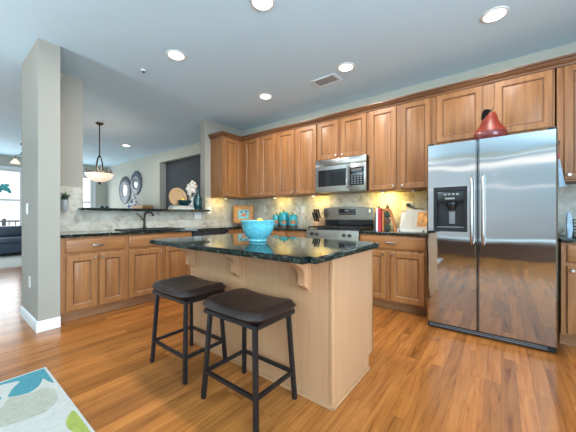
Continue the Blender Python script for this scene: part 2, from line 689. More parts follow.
# back wall with the wide opening to the dark recess on the left
b = B(frame_N(YB))
b.grid([XFAR - 0.15, -7.42, -4.9, XR + 0.15], [0, 2.545, CEIL], {(1, 0)}, 0, -0.12)
struct(b.build('wall_back', M_WALL, origin=(0, 0, 0)), 'beige wall behind the range and the mirrors')
b = B()
b.box((-7.54, YB + 0.12, 0), (-7.42, YB + 0.18, CEIL))
b.box((-4.9, YB + 0.12, 0), (-4.78, YB + 0.18, CEIL))
struct(b.build('wall_recess_sides', M_WALL, origin=(0, 0, 0)))
struct(B().box((-7.54, YB + 0.18, 0), (-4.78, YB + 0.42, CEIL)).build('wall_recess', M_NICHE, origin=(0, 0, 0)), 'slate coloured wall inside the recess')
# left wall: end stub, half wall under the pass-through, corner piece
b = B(frame_E(XL))
b.grid([0.79, 1.155, 2.94, YB], [0, 1.17, CEIL], {(1, 1)}, 0, -0.13)
struct(b.build('wall_left', M_WALLG, origin=(0, 0, 0)), 'beige wall with wide pass-through above the sink')
struct(B().box((-4.255, 0.622, 0), (-3.485, 0.79, CEIL)).build('wall_end', M_WALLG, origin=(0, 0, 0)), 'stub wall at the end of the sink run')
# rear, right and far walls with their windows
b = B(frame_N(YR))
b.grid([XFAR - 0.15, -10.5, -6.9, -1.9, 1.5, XR + 0.15], [0, 0.25, 0.42, 2.4, 2.72, CEIL], {(1, 1), (1, 2), (3, 2), (3, 3)}, 0, 0.14)
struct(b.build('wall_rear', M_WALL, origin=(0, 0, 0)))
b = B(frame_E(XR))
b.grid([YR, -2.4, 1.2, YB], [0, 0.4, 2.5, CEIL], {(1, 1)}, 0, 0.14)
struct(b.build('wall_right', M_WALL, origin=(0, 0, 0)))
b = B(frame_E(XFAR))
b.grid([YR, -0.7, 1.66, 2.3, 3.43, YB], [0, 0.45, 2.42, CEIL], {(1, 1), (3, 1)}, 0, -0.14)
struct(b.build('wall_far', M_WALL, origin=(0, 0, 0)), 'beige end wall of the living room')


def window(n, fr, u0, u1, z0, z1, d0, d1, mull, rails, lab=None):
    """frame with mullions and one thin pane"""
    us = [u0, u0 + 0.05]
    for m in mull:
        us += [m - 0.02, m + 0.02]
    us += [u1 - 0.05, u1]
    zs = [z0, z0 + 0.05]
    for r_ in rails:
        zs += [r_ - 0.025, r_ + 0.025]
    zs += [z1 - 0.05, z1]
    holes = {(i, j) for i in range(1, len(us) - 1, 2) for j in range(1, len(zs) - 1, 2)}
    w = struct(B(fr).grid(us, zs, holes, d0, d1).build('window_%d' % n, M_TRIMW, origin=fr(u0, 0, z0)), lab)
    g = B(fr)
    dm = (d0 + d1) / 2
    g.box((u0 + 0.04, dm - 0.003, z0 + 0.04), (u1 - 0.04, dm + 0.003, z1 - 0.04))
    g.build('window_pane', M_GLASS, w)
    return w


window(1, frame_E(XFAR), -0.7, 1.66, 0.45, 2.42, -0.10, -0.03, [0.48], [1.54], 'wide white window behind the dark sofa')
window(2, frame_E(XFAR), 2.3, 3.43, 0.45, 2.42, -0.10, -0.03, [], [1.54], 'white window seen under the pendant lamp')
window(3, frame_N(YR), -10.5, -6.9, 0.25, 2.4, 0.03, 0.10, [-9.3, -8.1], [])
window(4, frame_E(XR), -2.4, 1.2, 0.4, 2.5, 0.03, 0.10, [-1.2, 0.0], [])
window(5, frame_N(YR), -1.9, 1.5, 0.42, 2.72, 0.03, 0.10, [], [])
# window casing on the far wall
b = B(frame_E(XFAR))
for (u0, u1) in ((-0.7, 1.66), (2.3, 3.43)):
    b.grid([u0 - 0.08, u0, u1, u1 + 0.08], [0.37, 0.45, 2.42, 2.50], {(1, 1)}, 0.0005, 0.02)
struct(b.build('trim_1', M_TRIMW, origin=(0, 0, 0)))
# base boards of the end wall
bb = B()


def board(b_, path, h=0.102, t=0.014):
    prof = [(0, 0), (t, 0), (t, h - 0.02), (t * 0.5, h - 0.005), (0, h)]
    sweep(b_, path, prof)


def sweep(b_, path, prof, mi=0):
    """path: 2D points, profile (out, z); out is to the right of travel; mitred corners"""
    n = len(path)
    rings = []
    for i in range(n):
        p = Vector(path[i])
        ns = []
        if i > 0:
            t = (p - Vector(path[i - 1])).normalized()
            ns.append(Vector((t.y, -t.x)))
        if i < n - 1:
            t = (Vector(path[i + 1]) - p).normalized()
            ns.append(Vector((t.y, -t.x)))
        if len(ns) == 2:
            m = (ns[0] + ns[1])
            m = m / max(1e-6, m.dot(ns[0]))
        else:
            m = ns[0]
        rings.append([b_.v((p.x + m.x * o, p.y + m.y * o, z)) for o, z in prof])
    k = len(prof)
    for a, c in zip(rings, rings[1:]):
        for i in range(k):
            j = (i + 1) % k
            b_.face([a[i], a[j], c[j], c[i]], mi)
    b_.face(rings[0], mi)
    b_.face(rings[-1], mi)


b = B()
board(b, [(-4.255, 0.79), (-4.255, 0.622), (-3.485, 0.622), (-3.485, 0.79)][::-1][::-1])
struct(b.build('baseboard_end', M_TRIMW, origin=(0, 0, 0)), 'white baseboard around the stub wall')
b = B()
board(b, [(XFAR, YR), (XFAR, YB)][::1])
struct(b.build('baseboard_far', M_TRIMW, origin=(0, 0, 0)))

# tile backsplashes
b = B(frame_N(YB))
b.box((XL + 0.012, 0, 0.915), (-0.62, 0.01, 1.418))
b.box((0.36, 0, 0.915), (1.2, 0.01, 1.418))
struct(b.build('trim_2', M_TILEX, origin=(0, 0, 0)), 'diagonal travertine tile backsplash behind the range')
b = B(frame_E(XL))
b.box((0.792, 0, 0.915), (1.155, 0.01, 1.455))
b.box((1.155, 0, 0.915), (2.94, 0.01, 1.168))
b.box((2.94, 0, 0.915), (YB - 0.0, 0.01, 1.418))
struct(b.build('trim_3', M_TILEY, origin=(0, 0, 0)), 'travertine tile backsplash behind the sink')

# outside
struct(B().box((-16, -8, -0.4), (XFAR - 0.16, 9, -0.3)).build('ground_deck', M_DECK, origin=(0, 0, 0)))
struct(B().box((XFAR - 0.15, -9, -0.4), (6, YR - 0.16, -0.3)).build('ground_patio', M_DECK, origin=(0, 0, 0)))
t = thing('balcony_railing', (-13.2, 1.5, -0.3), 'dark balcony railing with thin balusters outside the living room window', 'railing')
b = B()
b.box((-13.23, -2, 0.87), (-13.17, 5, 0.92))
b.box((-13.22, -2, -0.16), (-13.18, 5, -0.11))
b.build('rail', M_GREYPL, t)
b = B()
for i in range(43):
    y = -1.9 + i * 0.16
    b.box((-13.21, y - 0.012, -0.11), (-13.19, y + 0.012, 0.87))
for y in (-2, 1.5, 5):
    b.box((-13.24, y - 0.04, -0.3), (-13.16, y + 0.04, 0.98))
b.build('balusters', M_GREYPL, t)


# ------------------------------------------------------------------ cabinets
def panel_door(name, fr, u0, u1, z0, z1, parent, mat=None, rail=0.056, d0=0.002):
    """raised panel door with glazed grooves"""
    T = d0 + 0.02
    r_ = rail
    L = [(0, d0), (0, T - 0.004), (0.004, T), (r_, T), (r_ + 0.006, T - 0.009), (r_ + 0.011, T - 0.012), (r_ + 0.015, T - 0.012), (r_ + 0.040, T - 0.002), (r_ + 0.043, T - 0.001)]
    rects = [(u0 + i, u1 - i, z0 + i, z1 - i, d) for i, d in L]
    #      side edge face    groove          bevel  lip  centre
    mis = [0, 0, 0, 0, 1, 1, 0, 0, 0]
    bb_ = B(fr)
    bb_.loops(rects, mis)
    return bb_.build(name, [mat or M_WOOD, M_GLAZE], parent)


def knob(fr, u, z, parent, d=0.022, mat=None):
    bb_ = B(fr)
    bb_.lathe([(0.006, 0), (0.006, 0.014), (0.013, 0.017), (0.0145, 0.023), (0.012, 0.028), (0.0, 0.029)], (u, d, z), 14, 0, 'y')
    return bb_.build('knob', mat or M_NICKEL, parent)


def pull(fr, u, z, parent, w=0.1, d=0.022, mat=None):
    bb_ = B(fr)
    bb_.box((u - w / 2, d + 0.018, z - 0.010), (u + w / 2, d + 0.030, z + 0.010), 0, 0.004)
    for s in (-1, 1):
        bb_.box((u + s * w * 0.36 - 0.006, d, z - 0.006), (u + s * w * 0.36 + 0.006, d + 0.020, z + 0.006))
    return bb_.build('pull_handle', mat or M_NICKEL, parent)


def drawer_front(fr, u0, u1, z0, z1, parent, name='drawer'):
    bb_ = B(fr)
    T = 0.022
    L = [(0, 0.002), (0, T - 0.008), (0.008, T - 0.002), (0.014, T)]
    bb_.loops([(u0 + i, u1 - i, z0 + i, z1 - i, d) for i, d in L], [0, 0, 1, 0])
    return bb_.build(name, [M_WOODH, M_WOODH], parent)


def wall_cab(fr, u0, u1, z0, z1, depth, doors, label, base, zk=None):
    t = thing('wall_cabinet', base, label, 'cabinet', 'wall cabinets')
    bb_ = B(fr)
    bb_.box((u0, 0, z0), (u1, -depth, z1))
    # visible face frame
    bb_.box((u0, 0, z0), (u0 + 0.02, 0.0015, z1 - 0.005))
    bb_.build('cabinet_body', M_WOOD, t)
    for (a, c, d0, d1, side) in doors:
        dr = panel_door('door', fr, a, c, d0, d1, t)
        if side:
            knob(fr, c - 0.028 if side == 'r' else a + 0.028, d0 + 0.04, dr)
    return t


ZU0, ZU1, ZDT = 1.42, 2.53, 2.452
fN = frame_N(YF)
DEP = YB - YF - 0.001
wall_cab(fN, -3.70, -2.93, ZU0, ZU1, DEP, [(-3.685, -3.356, 1.433, ZDT, 'r'), (-3.285, -2.965, 1.433, ZDT, 'l')],
         'pair of raised panel wall cabinet doors in the corner above the turquoise canisters', (-3.315, YF, ZU0))
wall_cab(fN, -2.93, -2.152, ZU0, ZU1, DEP, [(-2.912, -2.57, 1.433, ZDT, 'r'), (-2.527, -2.165, 1.433, ZDT, 'l')],
         'two door maple wall cabinet just left of the microwave', (-2.54, YF, ZU0))
wall_cab(fN, -2.152, -1.38, 1.895, ZU1, DEP, [(-2.139, -1.803, 1.91, ZDT, 'r'), (-1.766, -1.397, 1.91, ZDT, 'l')],
         'short maple wall cabinet directly above the microwave', (-1.766, YF, 1.895))
wall_cab(fN, -1.38, -0.605, ZU0, ZU1, DEP, [(-1.357, -1.019, 1.433, ZDT, 'r'), (-0.968, -0.637, 1.433, ZDT, 'l')],
         'two door maple wall cabinet between the microwave and the refrigerator', (-0.99, YF, ZU0))
wall_cab(fN, -0.605, 0.388, 1.90, ZU1, DEP, [(-0.578, -0.153, 1.925, ZDT, None), (-0.054, 0.372, 1.925, ZDT, None)],
         'wide short maple wall cabinet above the refrigerator behind the red pear', (-0.11, YF, 1.90))
wall_cab(fN, 0.402, 1.2, ZU0, ZU1, DEP, [(0.448, 0.80, 1.433, ZDT, 'l'), (0.83, 1.18, 1.433, ZDT, 'r')],
         'maple wall cabinet right of the refrigerator at the photo edge', (0.8, YF, ZU0))
fE = frame_E(XUF)
wall_cab(fE, 3.06, YB - 0.001, ZU0, ZU1, XUF - XL - 0.001, [(3.095, 3.465, 1.433, ZDT, 'l')],
         'maple wall cabinet on the left wall at the end of the pass-through', (XUF, 3.45, ZU0))
# corner filler
tag(B().box((XUF, YF, ZU0), (-3.70, YB - 0.001, ZU1)).build('corner_filler', M_WOOD), 'narrow maple filler strip in the inside corner of the wall cabinets', 'filler')
b = B()
sweep(b, [(XL + 0.001, 3.059), (XUF + 0.001, 3.059), (XUF + 0.001, YF - 0.001), (1.2, YF - 0.001)],
      [(0, 2.458), (0.012, 2.458), (0.016, 2.468), (0.016, 2.476), (0.03, 2.486), (0.042, 2.502), (0.046, 2.512), (0.06, 2.516), (0.06, 2.533), (0, 2.533)])
tag(b.build('crown_molding', M_CROWN, ang=50), 'long stepped brown crown molding along the top of the wall cabinets', 'molding')


def base_cab(fr, u0, u1, depth, label, base, doors, drawers, toe=True, group='base cabinets'):
    t = thing('base_cabinet', base, label, 'cabinet', group)
    bb_ = B(fr)
    bb_.box((u0, 0, 0.105), (u1, -depth, 0.882))
    bb_.build('cabinet_body', M_WOOD, t)
    bb_ = B(fr)
    bb_.box((u0, -0.075, 0.001), (u1, -depth + 0.02, 0.105))
    bb_.build('toe_kick', M_TOE, t)
    for (a, c, d0, d1, side) in doors:
        dr = panel_door('door', fr, a, c, d0, d1, t)
        if side:
            knob(fr, c - 0.028 if side == 'r' else a + 0.028, d1 - 0.035, dr)
    for (a, c, d0, d1, nm) in drawers:
        dw = drawer_front(fr, a, c, d0, d1, t, 'drawer' if nm else 'false_drawer_front')
        if nm:
            pull(fr, (a + c) / 2, (d0 + d1) / 2, dw, 0.105, mat=M_PULL if nm == 'b' else None)
    return t


gE = frame_E(XF)
DL = XF - XL - 0.001
base_cab(gE, 0.794, 1.418, DL, 'maple base cabinet next to the stub wall with a full width drawer', (XF, 1.115, 0),
         [(0.839, 1.118, 0.125, 0.69, 'r'), (1.132, 1.398, 0.125, 0.69, 'l')], [(0.839, 1.398, 0.722, 0.858, 'b')])
base_cab(gE, 1.418, 2.29, DL, 'maple sink base cabinet under the dark faucet with a blank front', (XF, 1.85, 0),
         [(1.44, 1.84, 0.125, 0.69, 'r'), (1.89, 2.27, 0.125, 0.69, 'l')], [(1.44, 2.27, 0.722, 0.858, None)])
base_cab(gE, 2.955, YB - 0.001, DL, 'blank maple corner base cabinet beyond the dishwasher', (XF, 3.3, 0), [], [])
gN = frame_N(YBF)
DB = YB - YBF - 0.001
base_cab(gN, XF + 0.001, -2.19, DB, 'maple base cabinet between the corner and the range, below the canisters', (-2.6, YBF, 0),
         [(-3.30, -2.95, 0.125, 0.69, 'r'), (-2.92, -2.57, 0.125, 0.69, 'l'), (-2.54, -2.22, 0.125, 0.69, 'l')],
         [(-3.30, -2.95, 0.722, 0.858, 'd'), (-2.92, -2.57, 0.722, 0.858, 'd'), (-2.54, -2.22, 0.722, 0.858, 'd')])
base_cab(gN, -1.395, -0.605, DB, 'maple base cabinet between the range and the refrigerator with one wide drawer', (-1.0, YBF, 0),
         [(-1.37, -1.07, 0.125, 0.687, 'r'), (-1.014, -0.655, 0.125, 0.687, 'l')], [(-1.37, -0.645, 0.722, 0.862, 'd')])
base_cab(gN, 0.402, 1.2, DB, 'maple base cabinet right of the refrigerator with a light knob', (0.8, YBF, 0),
         [(0.437, 0.79, 0.125, 0.69, 'l'), (0.815, 1.18, 0.125, 0.69, 'r')], [(0.437, 0.79, 0.722, 0.862, None), (0.815, 1.18, 0.722, 0.862, None)])

# dishwasher
t = thing('dishwasher', (XF, 2.62, 0), 'black dishwasher between the sink base cabinet and the corner', 'dishwasher')
B(gE).box((2.294, -0.005, 0.105), (2.951, -0.55, 0.880)).box((2.30, -0.06, 0.005), (2.945, -0.5, 0.105)).build('appliance_body', M_BLACK, t)
B(gE).box((2.296, -0.003, 0.11), (2.949, 0.022, 0.735), 0, 0.005).build('door', M_BLACKG, t)
B(gE).box((2.296, -0.003, 0.742), (2.949, 0.026, 0.877), 0, 0.006).build('control_panel', M_BLACK, t)
B(gE).box((2.40, 0.026, 0.80), (2.85, 0.052, 0.822), 0, 0.006).build('handle', M_BLACKG, t)
B(gE).box((2.90, 0.026, 0.80), (2.93, 0.028, 0.83)).build('badge', M_NICKEL, t)

# countertops
ZC0, ZC1 = 0.884, 0.914
b = B()
b.prism([(XL + 0.011, 0.793), (XF + 0.03, 0.793), (XF + 0.03, YBF - 0.03), (-2.185, YBF - 0.03), (-2.185, YB - 0.011), (XL + 0.011, YB - 0.011)], ZC0, ZC1, 0, 'xy')
bmesh.ops.bevel(b.bm, geom=[e for e in b.bm.edges if abs(e.verts[0].co.z - e.verts[1].co.z) < 1e-5], offset=0.006, segments=2, affect='EDGES')
tag(b.build('countertop', M_GRANITE), 'dark granite countertop of the sink run turning the corner to the range', 'countertop', 'dark granite countertops')
tag(B().box((-1.392, YBF - 0.03, ZC0), (-0.603, YB - 0.011, ZC1), 0, 0.006).build('countertop', M_GRANITE), 'short dark granite countertop under the cookbooks, left of the refrigerator', 'countertop', 'dark granite countertops')
tag(B().box((0.40, YBF - 0.03, ZC0), (1.2, YB - 0.011, ZC1), 0, 0.006).build('countertop', M_GRANITE), 'dark granite countertop right of the refrigerator', 'countertop', 'dark granite countertops')
b = B()
b.prism([(-4.34, 1.156), (-4.104, 1.156), (-4.104, 1.10), (-3.985, 1.10), (-3.985, 2.96), (-4.104, 2.96), (-4.104, 2.939), (-4.34, 2.939)], 1.171, 1.203, 0, 'xy')
bmesh.ops.bevel(b.bm, geom=[e for e in b.bm.edges if abs(e.verts[0].co.z - e.verts[1].co.z) < 1e-5], offset=0.006, segments=2, affect='EDGES')
tag(b.build('bar_ledge', M_GRANITE), 'long black granite ledge capping the pass-through above the sink', 'ledge')

# sink and faucet
t = thing('sink', (-3.80, 1.85, 0.915), 'black drop-in sink in the counter below the pass-through', 'sink')
b = B()
b.grid([-4.03, -3.985, -3.615, -3.57], [1.48, 1.525, 2.175, 2.22], {(1, 1)}, 0, 1)
for v in b.bm.verts:
    x, d, z = v.co
    v.co = (x, z, 0.915 + d * 0.012)
b.build('rim', M_BLACK, t)
B().box((-3.985, 1.525, 0.915), (-3.615, 2.175, 0.9165)).build('basin', M_IRON, t)
t = thing('faucet', (-4.0, 1.85, 0.9275), 'dark bronze faucet with a curved spout behind the sink', 'faucet')
B().lathe([(0.028, 0), (0.028, 0.008), (0.018, 0.016), (0.015, 0.05), (0.015, 0.11), (0, 0.115)], (-4.0, 1.85, 0.9275), 16).build('base', M_BRONZE, t)
B().tube([(-4.0, 1.85, 1.0), (-4.0, 1.85, 1.10), (-3.99, 1.86, 1.135), (-3.96, 1.88, 1.155), (-3.92, 1.90, 1.15), (-3.89, 1.915, 1.125), (-3.885, 1.92, 1.10)], [0.012, 0.012, 0.012, 0.012, 0.012, 0.013, 0.014], 10).build('spout', M_BRONZE, t)
B().tube([(-4.0, 1.845, 1.03), (-4.0, 1.80, 1.09), (-4.0, 1.765, 1.125), (-4.0, 1.74, 1.13)], [0.008, 0.008, 0.007, 0.009], 8).build('handle', M_BRONZE, t)

# ------------------------------------------------------------------ range
t = thing('range', (-1.79, YBF, 0), 'stainless gas range with black grates and a raised backguard', 'stove')
rx0, rx1 = -2.178, -1.400
B().box((rx0, 3.28, 0.02), (rx1, 3.80, 0.905)).build('appliance_body', M_BLACK, t)
B().box((rx0, 3.245, 0.17), (rx1, 3.28, 0.75), 0, 0.006).build('oven_door', M_STEELR, t)
od = t.children[-1]
B().box((rx0 + 0.13, 3.242, 0.30), (rx1 - 0.13, 3.246, 0.62)).build('oven_window', M_BLACKG, od)
b = B()
b.tube([(rx0 + 0.06, 3.195, 0.71), (rx1 - 0.06, 3.195, 0.71)], 0.012, 10)
for x in (rx0 + 0.09, rx1 - 0.09):
    b.box((x - 0.012, 3.195, 0.70), (x + 0.012, 3.247, 0.72))
b.build('handle', M_STEELR, od)
B().box((rx0, 3.25, 0.025), (rx1, 3.28, 0.16), 0, 0.005).build('drawer', M_STEELR, t)
b = B()
b.prism([(3.235, 0.79), (3.28, 0.79), (3.28, 0.912), (3.25, 0.912)], rx0, rx1, 0, 'dz')
cp = b.build('control_panel', M_STEELR, t)
B().box((rx0, 3.238, 0.755), (rx1, 3.28, 0.788)).build('trim_strip', M_BLACK, t)
for x in (-2.08, -2.00, -1.60, -1.52):
    B().lathe([(0.022, 0), (0.022, -0.006), (0.017, -0.01), (0.015, -0.028), (0.0, -0.03)], (x, 3.24, 0.853), 16, 0, 'y').build('knob', M_BLACK, cp)
B().box((rx0 + 0.002, 3.255, 0.906), (rx1 - 0.002, 3.74, 0.918), 0, 0.003).build('cooktop', M_BLACKG, t)
for cx in (-2.05, -1.79, -1.53):
    b = B()
    for x in (cx - 0.115, cx, cx + 0.115):
        b.box((x - 0.006, 3.29, 0.935), (x + 0.006, 3.70, 0.952))
    for y in (3.29, 3.39, 3.50, 3.60, 3.70):
        b.box((cx - 0.121, y - 0.006, 0.935), (cx + 0.121, y + 0.006, 0.952))
    for x in (cx - 0.115, cx + 0.115):
        for y in (3.29, 3.70):
            b.box((x - 0.007, y - 0.007, 0.918), (x + 0.007, y + 0.007, 0.936))
    b.build('grate', M_IRON, t)
for (x, y) in ((-2.05, 3.39), (-2.05, 3.60), (-1.79, 3.5), (-1.53, 3.39), (-1.53, 3.60)):
    B().lathe([(0.042, 0), (0.042, 0.008), (0.03, 0.012), (0.028, 0.016), (0, 0.017)], (x, y, 0.918), 16).build('burner', M_IRON, t)
B().box((rx0 + 0.005, 3.755, 0.918), (rx1 - 0.005, 3.815, 1.04)).build('backguard_base', M_BLACKG, t)
b = B()
N = 16
top = [(rx0 - 0.002 + (rx1 - rx0 + 0.004) * i / N, 1.212 + 0.025 * (1 - (2 * i / N - 1) ** 2)) for i in range(N + 1)]
b.prism([(rx0 - 0.002, 1.045), (rx1 + 0.002, 1.045)] + top[::-1], 3.73, 3.82, 0)
bg = b.build('backguard', M_STEELR, t)
B().box((-1.925, 3.724, 1.115), (-1.655, 3.731, 1.205), 0, 0.002).build('display', M_BLACKG, bg)
b = B()
for i in range(6):
    b.box((-1.91 + i * 0.042, 3.7228, 1.13), (-1.885 + i * 0.042, 3.7245, 1.142))
b.build('buttons', M_GREYPL, bg)
B().box((-1.825, 3.7228, 1.165), (-1.755, 3.7245, 1.19)).build('clock', M_GREYPL, bg)
B().box((-1.46, 3.7285, 1.15), (-1.435, 3.731, 1.19)).build('badge', M_WHITE, bg)

# ------------------------------------------------------------------ microwave
t = thing('microwave', (-1.766, 3.63, 1.432), 'stainless over-the-range microwave with a black window', 'microwave')
mx0, mx1, mz0, mz1 = -2.135, -1.372, 1.432, 1.892
B().box((mx0, 3.44, mz0), (mx1, YB - 0.002, mz1)).build('appliance_body', M_BLACK, t)
B().box((mx0, 3.415, 1.80), (mx1, 3.44, mz1), 0, 0.004).build('vent_panel', M_STEELR, t)
b = B(frame_N(3.44))
b.grid([mx0, -2.088, -1.648, -1.605], [mz0 + 0.002, 1.515, 1.745, 1.797], {(1, 1)}, 0, 0.03)
d = b.build('door', M_STEELR, t)
B().box((-2.088, 3.415, 1.515), (-1.648, 3.425, 1.745)).build('window', M_BLACKG, d)
b = B()
b.tube([(-1.624, 3.41, 1.48), (-1.624, 3.385, 1.50), (-1.624, 3.375, 1.60), (-1.624, 3.375, 1.66), (-1.624, 3.385, 1.76), (-1.624, 3.41, 1.775)], 0.011, 8)
b.build('handle', M_STEELR, d)
B().box((-1.602, 3.41, mz0 + 0.002), (mx1, 3.44, 1.797), 0, 0.003).build('side_panel', M_STEELR, t)
p = B().box((-1.592, 3.404, 1.505), (-1.40, 3.411, 1.745), 0, 0.002).build('control_panel', M_BLACKG, t)
b = B()
for i in range(4):
    for j in range(5):
        b.box((-1.575 + i * 0.041, 3.4028, 1.525 + j * 0.028), (-1.549 + i * 0.041, 3.4045, 1.537 + j * 0.028))
b.build('buttons', M_GREYPL, p)
B().box((-1.57, 3.4028, 1.69), (-1.43, 3.4045, 1.725)).build('display', M_SLOT, p)

# ------------------------------------------------------------------ refrigerator
t = thing('refrigerator', (-0.118, 3.4, 0), 'large stainless side by side refrigerator with a black dispenser', 'refrigerator')
fx0, fx1, fz0, fz1, fy = -0.588, 0.355, 0.065, 1.80, 3.03
fs = -0.170
B().box((fx0 + 0.012, 3.108, 0.03), (fx1 - 0.012, 3.82, 1.785)).build('appliance_body', M_GREYPL, t)


def bowed(b_):
    """bow the door fronts slightly, as pressed steel doors are"""
    return b_


b = B(frame_N(3.10))
b.grid([fx0, fx0 + 0.012, -0.512, -0.262, fs - 0.016, fs - 0.004], [fz0, 0.975, 1.368, fz1], {(2, 1)}, 0, 0.07)
for v in b.bm.verts:
    if v.co.y < 3.04 and (abs(v.co.x - fx0) < 1e-4 or abs(v.co.x - (fs - 0.004)) < 1e-4):
        v.co.y += 0.012
fd = b.build('freezer_door', M_STEEL, t)
B().box((-0.512, 3.075, 0.975), (-0.262, 3.099, 1.368)).build('dispenser_cavity', M_BLACK, fd)
b = B(frame_N(fy))
b.grid([-0.527, -0.500, -0.274, -0.249], [0.958, 0.995, 1.345, 1.383], {(1, 1)}, -0.004, 0.012)
b.build('dispenser_bezel', M_BLACKM, fd)
B().box((-0.499, fy + 0.002, 1.235), (-0.275, fy + 0.03, 1.345), 0, 0.004).build('dispenser_controls', M_BLACKG, fd)
b = B()
for i in range(4):
    b.box((-0.44 + i * 0.034, fy + 0.0005, 1.305), (-0.418 + i * 0.034, fy + 0.003, 1.322))
b.box((-0.43, fy + 0.0005, 1.265), (-0.35, fy + 0.003, 1.28))
b.build('dispenser_buttons', M_PULL, fd)
B().lathe([(0.045, 0), (0.05, -0.02), (0.035, -0.06), (0.03, -0.07), (0, -0.07)], (-0.375, fy + 0.035, 1.236), 16).build('dispenser_chute', M_BLACKG, fd)
B().box((-0.40, fy + 0.03, 1.03), (-0.35, fy + 0.04, 1.15), 0, 0.003).build('dispenser_paddle', M_GREYPL, fd)
B().box((-0.500, fy + 0.004, 0.993), (-0.274, fy + 0.045, 1.004)).build('drip_tray', M_GREYPL, fd)
b = B(frame_N(3.10))
b.grid([fs + 0.004, fs + 0.016, fx1 - 0.012, fx1], [fz0, fz1], set(), 0, 0.07)
for v in b.bm.verts:
    if v.co.y < 3.04 and (abs(v.co.x - (fs + 0.004)) < 1e-4 or abs(v.co.x - fx1) < 1e-4):
        v.co.y += 0.012
rd = b.build('refrigerator_door', M_STEEL, t)
for (x, par) in ((-0.212, fd), (-0.128, rd)):
    b = B()
    b.tube([(x, 3.035, 0.85), (x, 2.995, 0.855), (x, 2.980, 0.875), (x, 2.974, 0.95), (x, 2.970, 1.16), (x, 2.974, 1.37), (x, 2.980, 1.445), (x, 2.995, 1.465), (x, 3.035, 1.47)],
           [0.012, 0.0125, 0.013, 0.0135, 0.014, 0.0135, 0.013, 0.0125, 0.012], 12)
    b.build('handle', M_PULL, par, 50)
b = B()
b.box((fx0 + 0.005, 3.055, 0.012), (fx1 - 0.005, 3.108, 0.058))
for i in range(2):
    b.box((fx0 + 0.02, 3.050, 0.022 + i * 0.016), (fx1 - 0.06, 3.056, 0.030 + i * 0.016), 1)
b.build('grille', [M_BLACK, M_GREYPL], t)
for x in (fx0 + 0.03, fx1 - 0.03):
    B().box((x - 0.03, 3.05, 1.80), (x + 0.03, 3.15, 1.822), 0, 0.005).build('hinge_cover', M_BLACK, t)
    B().lathe([(0.018, 0), (0.018, 0.03)], (x, 3.09, 0.0005), 12).build('foot', M_BLACK, t)

# ------------------------------------------------------------------ island
ix0, ix1, iy0, iy1 = -2.18, -0.762, 1.405, 2.005
t = thing('kitchen_island', ((ix0 + ix1) / 2, 1.7, 0), 'maple kitchen island with scrolled corbels in the middle of the floor', 'island')
b = B()
b.box((ix0 + 0.018, iy0 + 0.018, 0.1), (ix1 - 0.018, iy1 - 0.002, 0.878))
b.box((ix0 + 0.018, iy0 + 0.018, 0.001), (ix1 - 0.018, iy1 - 0.065, 0.1))
b.build('cabinet_body', M_WOOD, t)
for (a, c) in ((ix0, -1.482), (-1.479, ix1 - 0.022)):
    B().box((a, iy0 + 0.004, 0.012), (c, iy0 + 0.018, 0.878)).build('back_panel', M_PANEL, t)
B().box((ix1 - 0.021, iy0, 0.001), (ix1 + 0.001, iy0 + 0.018, 0.878), 0, 0.002).build('corner_post', M_PANEL, t)
for xx in (ix0, ix1 - 0.018):
    b = B()
    b.prism([(iy0 + 0.0185, 0.001), (iy1 - 0.06, 0.001), (iy1 - 0.06, 0.1), (iy1, 0.1), (iy1, 0.878), (iy0 + 0.0185, 0.878)], xx, xx + 0.018, 0, 'dz')
    b.build('end_panel', M_PANEL, t)
B().box((ix1 - 0.018, iy1, 0.1), (ix1, iy1 + 0.019, 0.878)).build('face_frame', M_WOOD, t)
b = B()
b.box((ix0, iy0 - 0.010, 0.0008), (ix1 + 0.011, iy0 - 0.0005, 0.02), 0, 0.003)
b.box((ix1 + 0.0015, iy0 - 0.010, 0.0008), (ix1 + 0.011, iy1 - 0.06, 0.02), 0, 0.003)
b.build('shoe_molding', M_PANEL, t)
fS = frame_S(iy1 - 0.002)
for (a, c) in ((ix0 + 0.02, -1.72), (-1.70, -1.25), (-1.23, ix1 - 0.03)):
    dr = panel_door('door', fS, a, c, 0.125, 0.69, t)
    knob(fS, a + 0.03, 0.65, dr)
    dw = drawer_front(fS, a, c, 0.722, 0.858, t)
    pull(fS, (a + c) / 2, 0.79, dw)
# corbels: an S scroll in the plane across the panel, three of them
cor = [(0, 0.878), (-0.160, 0.878), (-0.160, 0.855), (-0.150, 0.850), (-0.145, 0.838), (-0.132, 0.826), (-0.112, 0.818), (-0.090, 0.808), (-0.072, 0.792), (-0.060, 0.770),
       (-0.056, 0.745), (-0.056, 0.725), (-0.060, 0.708), (-0.056, 0.694), (-0.044, 0.686), (-0.032, 0.678), (-0.022, 0.668), (-0.014, 0.662), (0, 0.66)]
for cx in (-2.14, -1.56, -0.945):
    b = B()
    b.prism([(iy0 + 0.003 + p[0], p[1]) for p in cor], cx - 0.024, cx + 0.024, 0, 'dz')
    b.box((cx - 0.032, iy0 - 0.010, 0.652), (cx + 0.032, iy0 + 0.003, 0.878), 0, 0.003)
    b.build('corbel', M_PANEL, t, 40)
b = B()
b.box((-2.305, 1.085, 0.880), (-0.700, 2.03, 0.914))
es = [e for e in b.bm.edges if abs(e.verts[0].co.z - e.verts[1].co.z) > 0.01]
bmesh.ops.bevel(b.bm, geom=es, offset=0.045, segments=6, affect='EDGES')
es = [e for e in b.bm.edges if abs(e.verts[0].co.z - e.verts[1].co.z) < 1e-5]
bmesh.ops.bevel(b.bm, geom=es, offset=0.006, segments=2, affect='EDGES')
tag(b.build('countertop', M_GRANITE), 'polished dark granite top of the kitchen island', 'countertop', 'dark granite countertops')

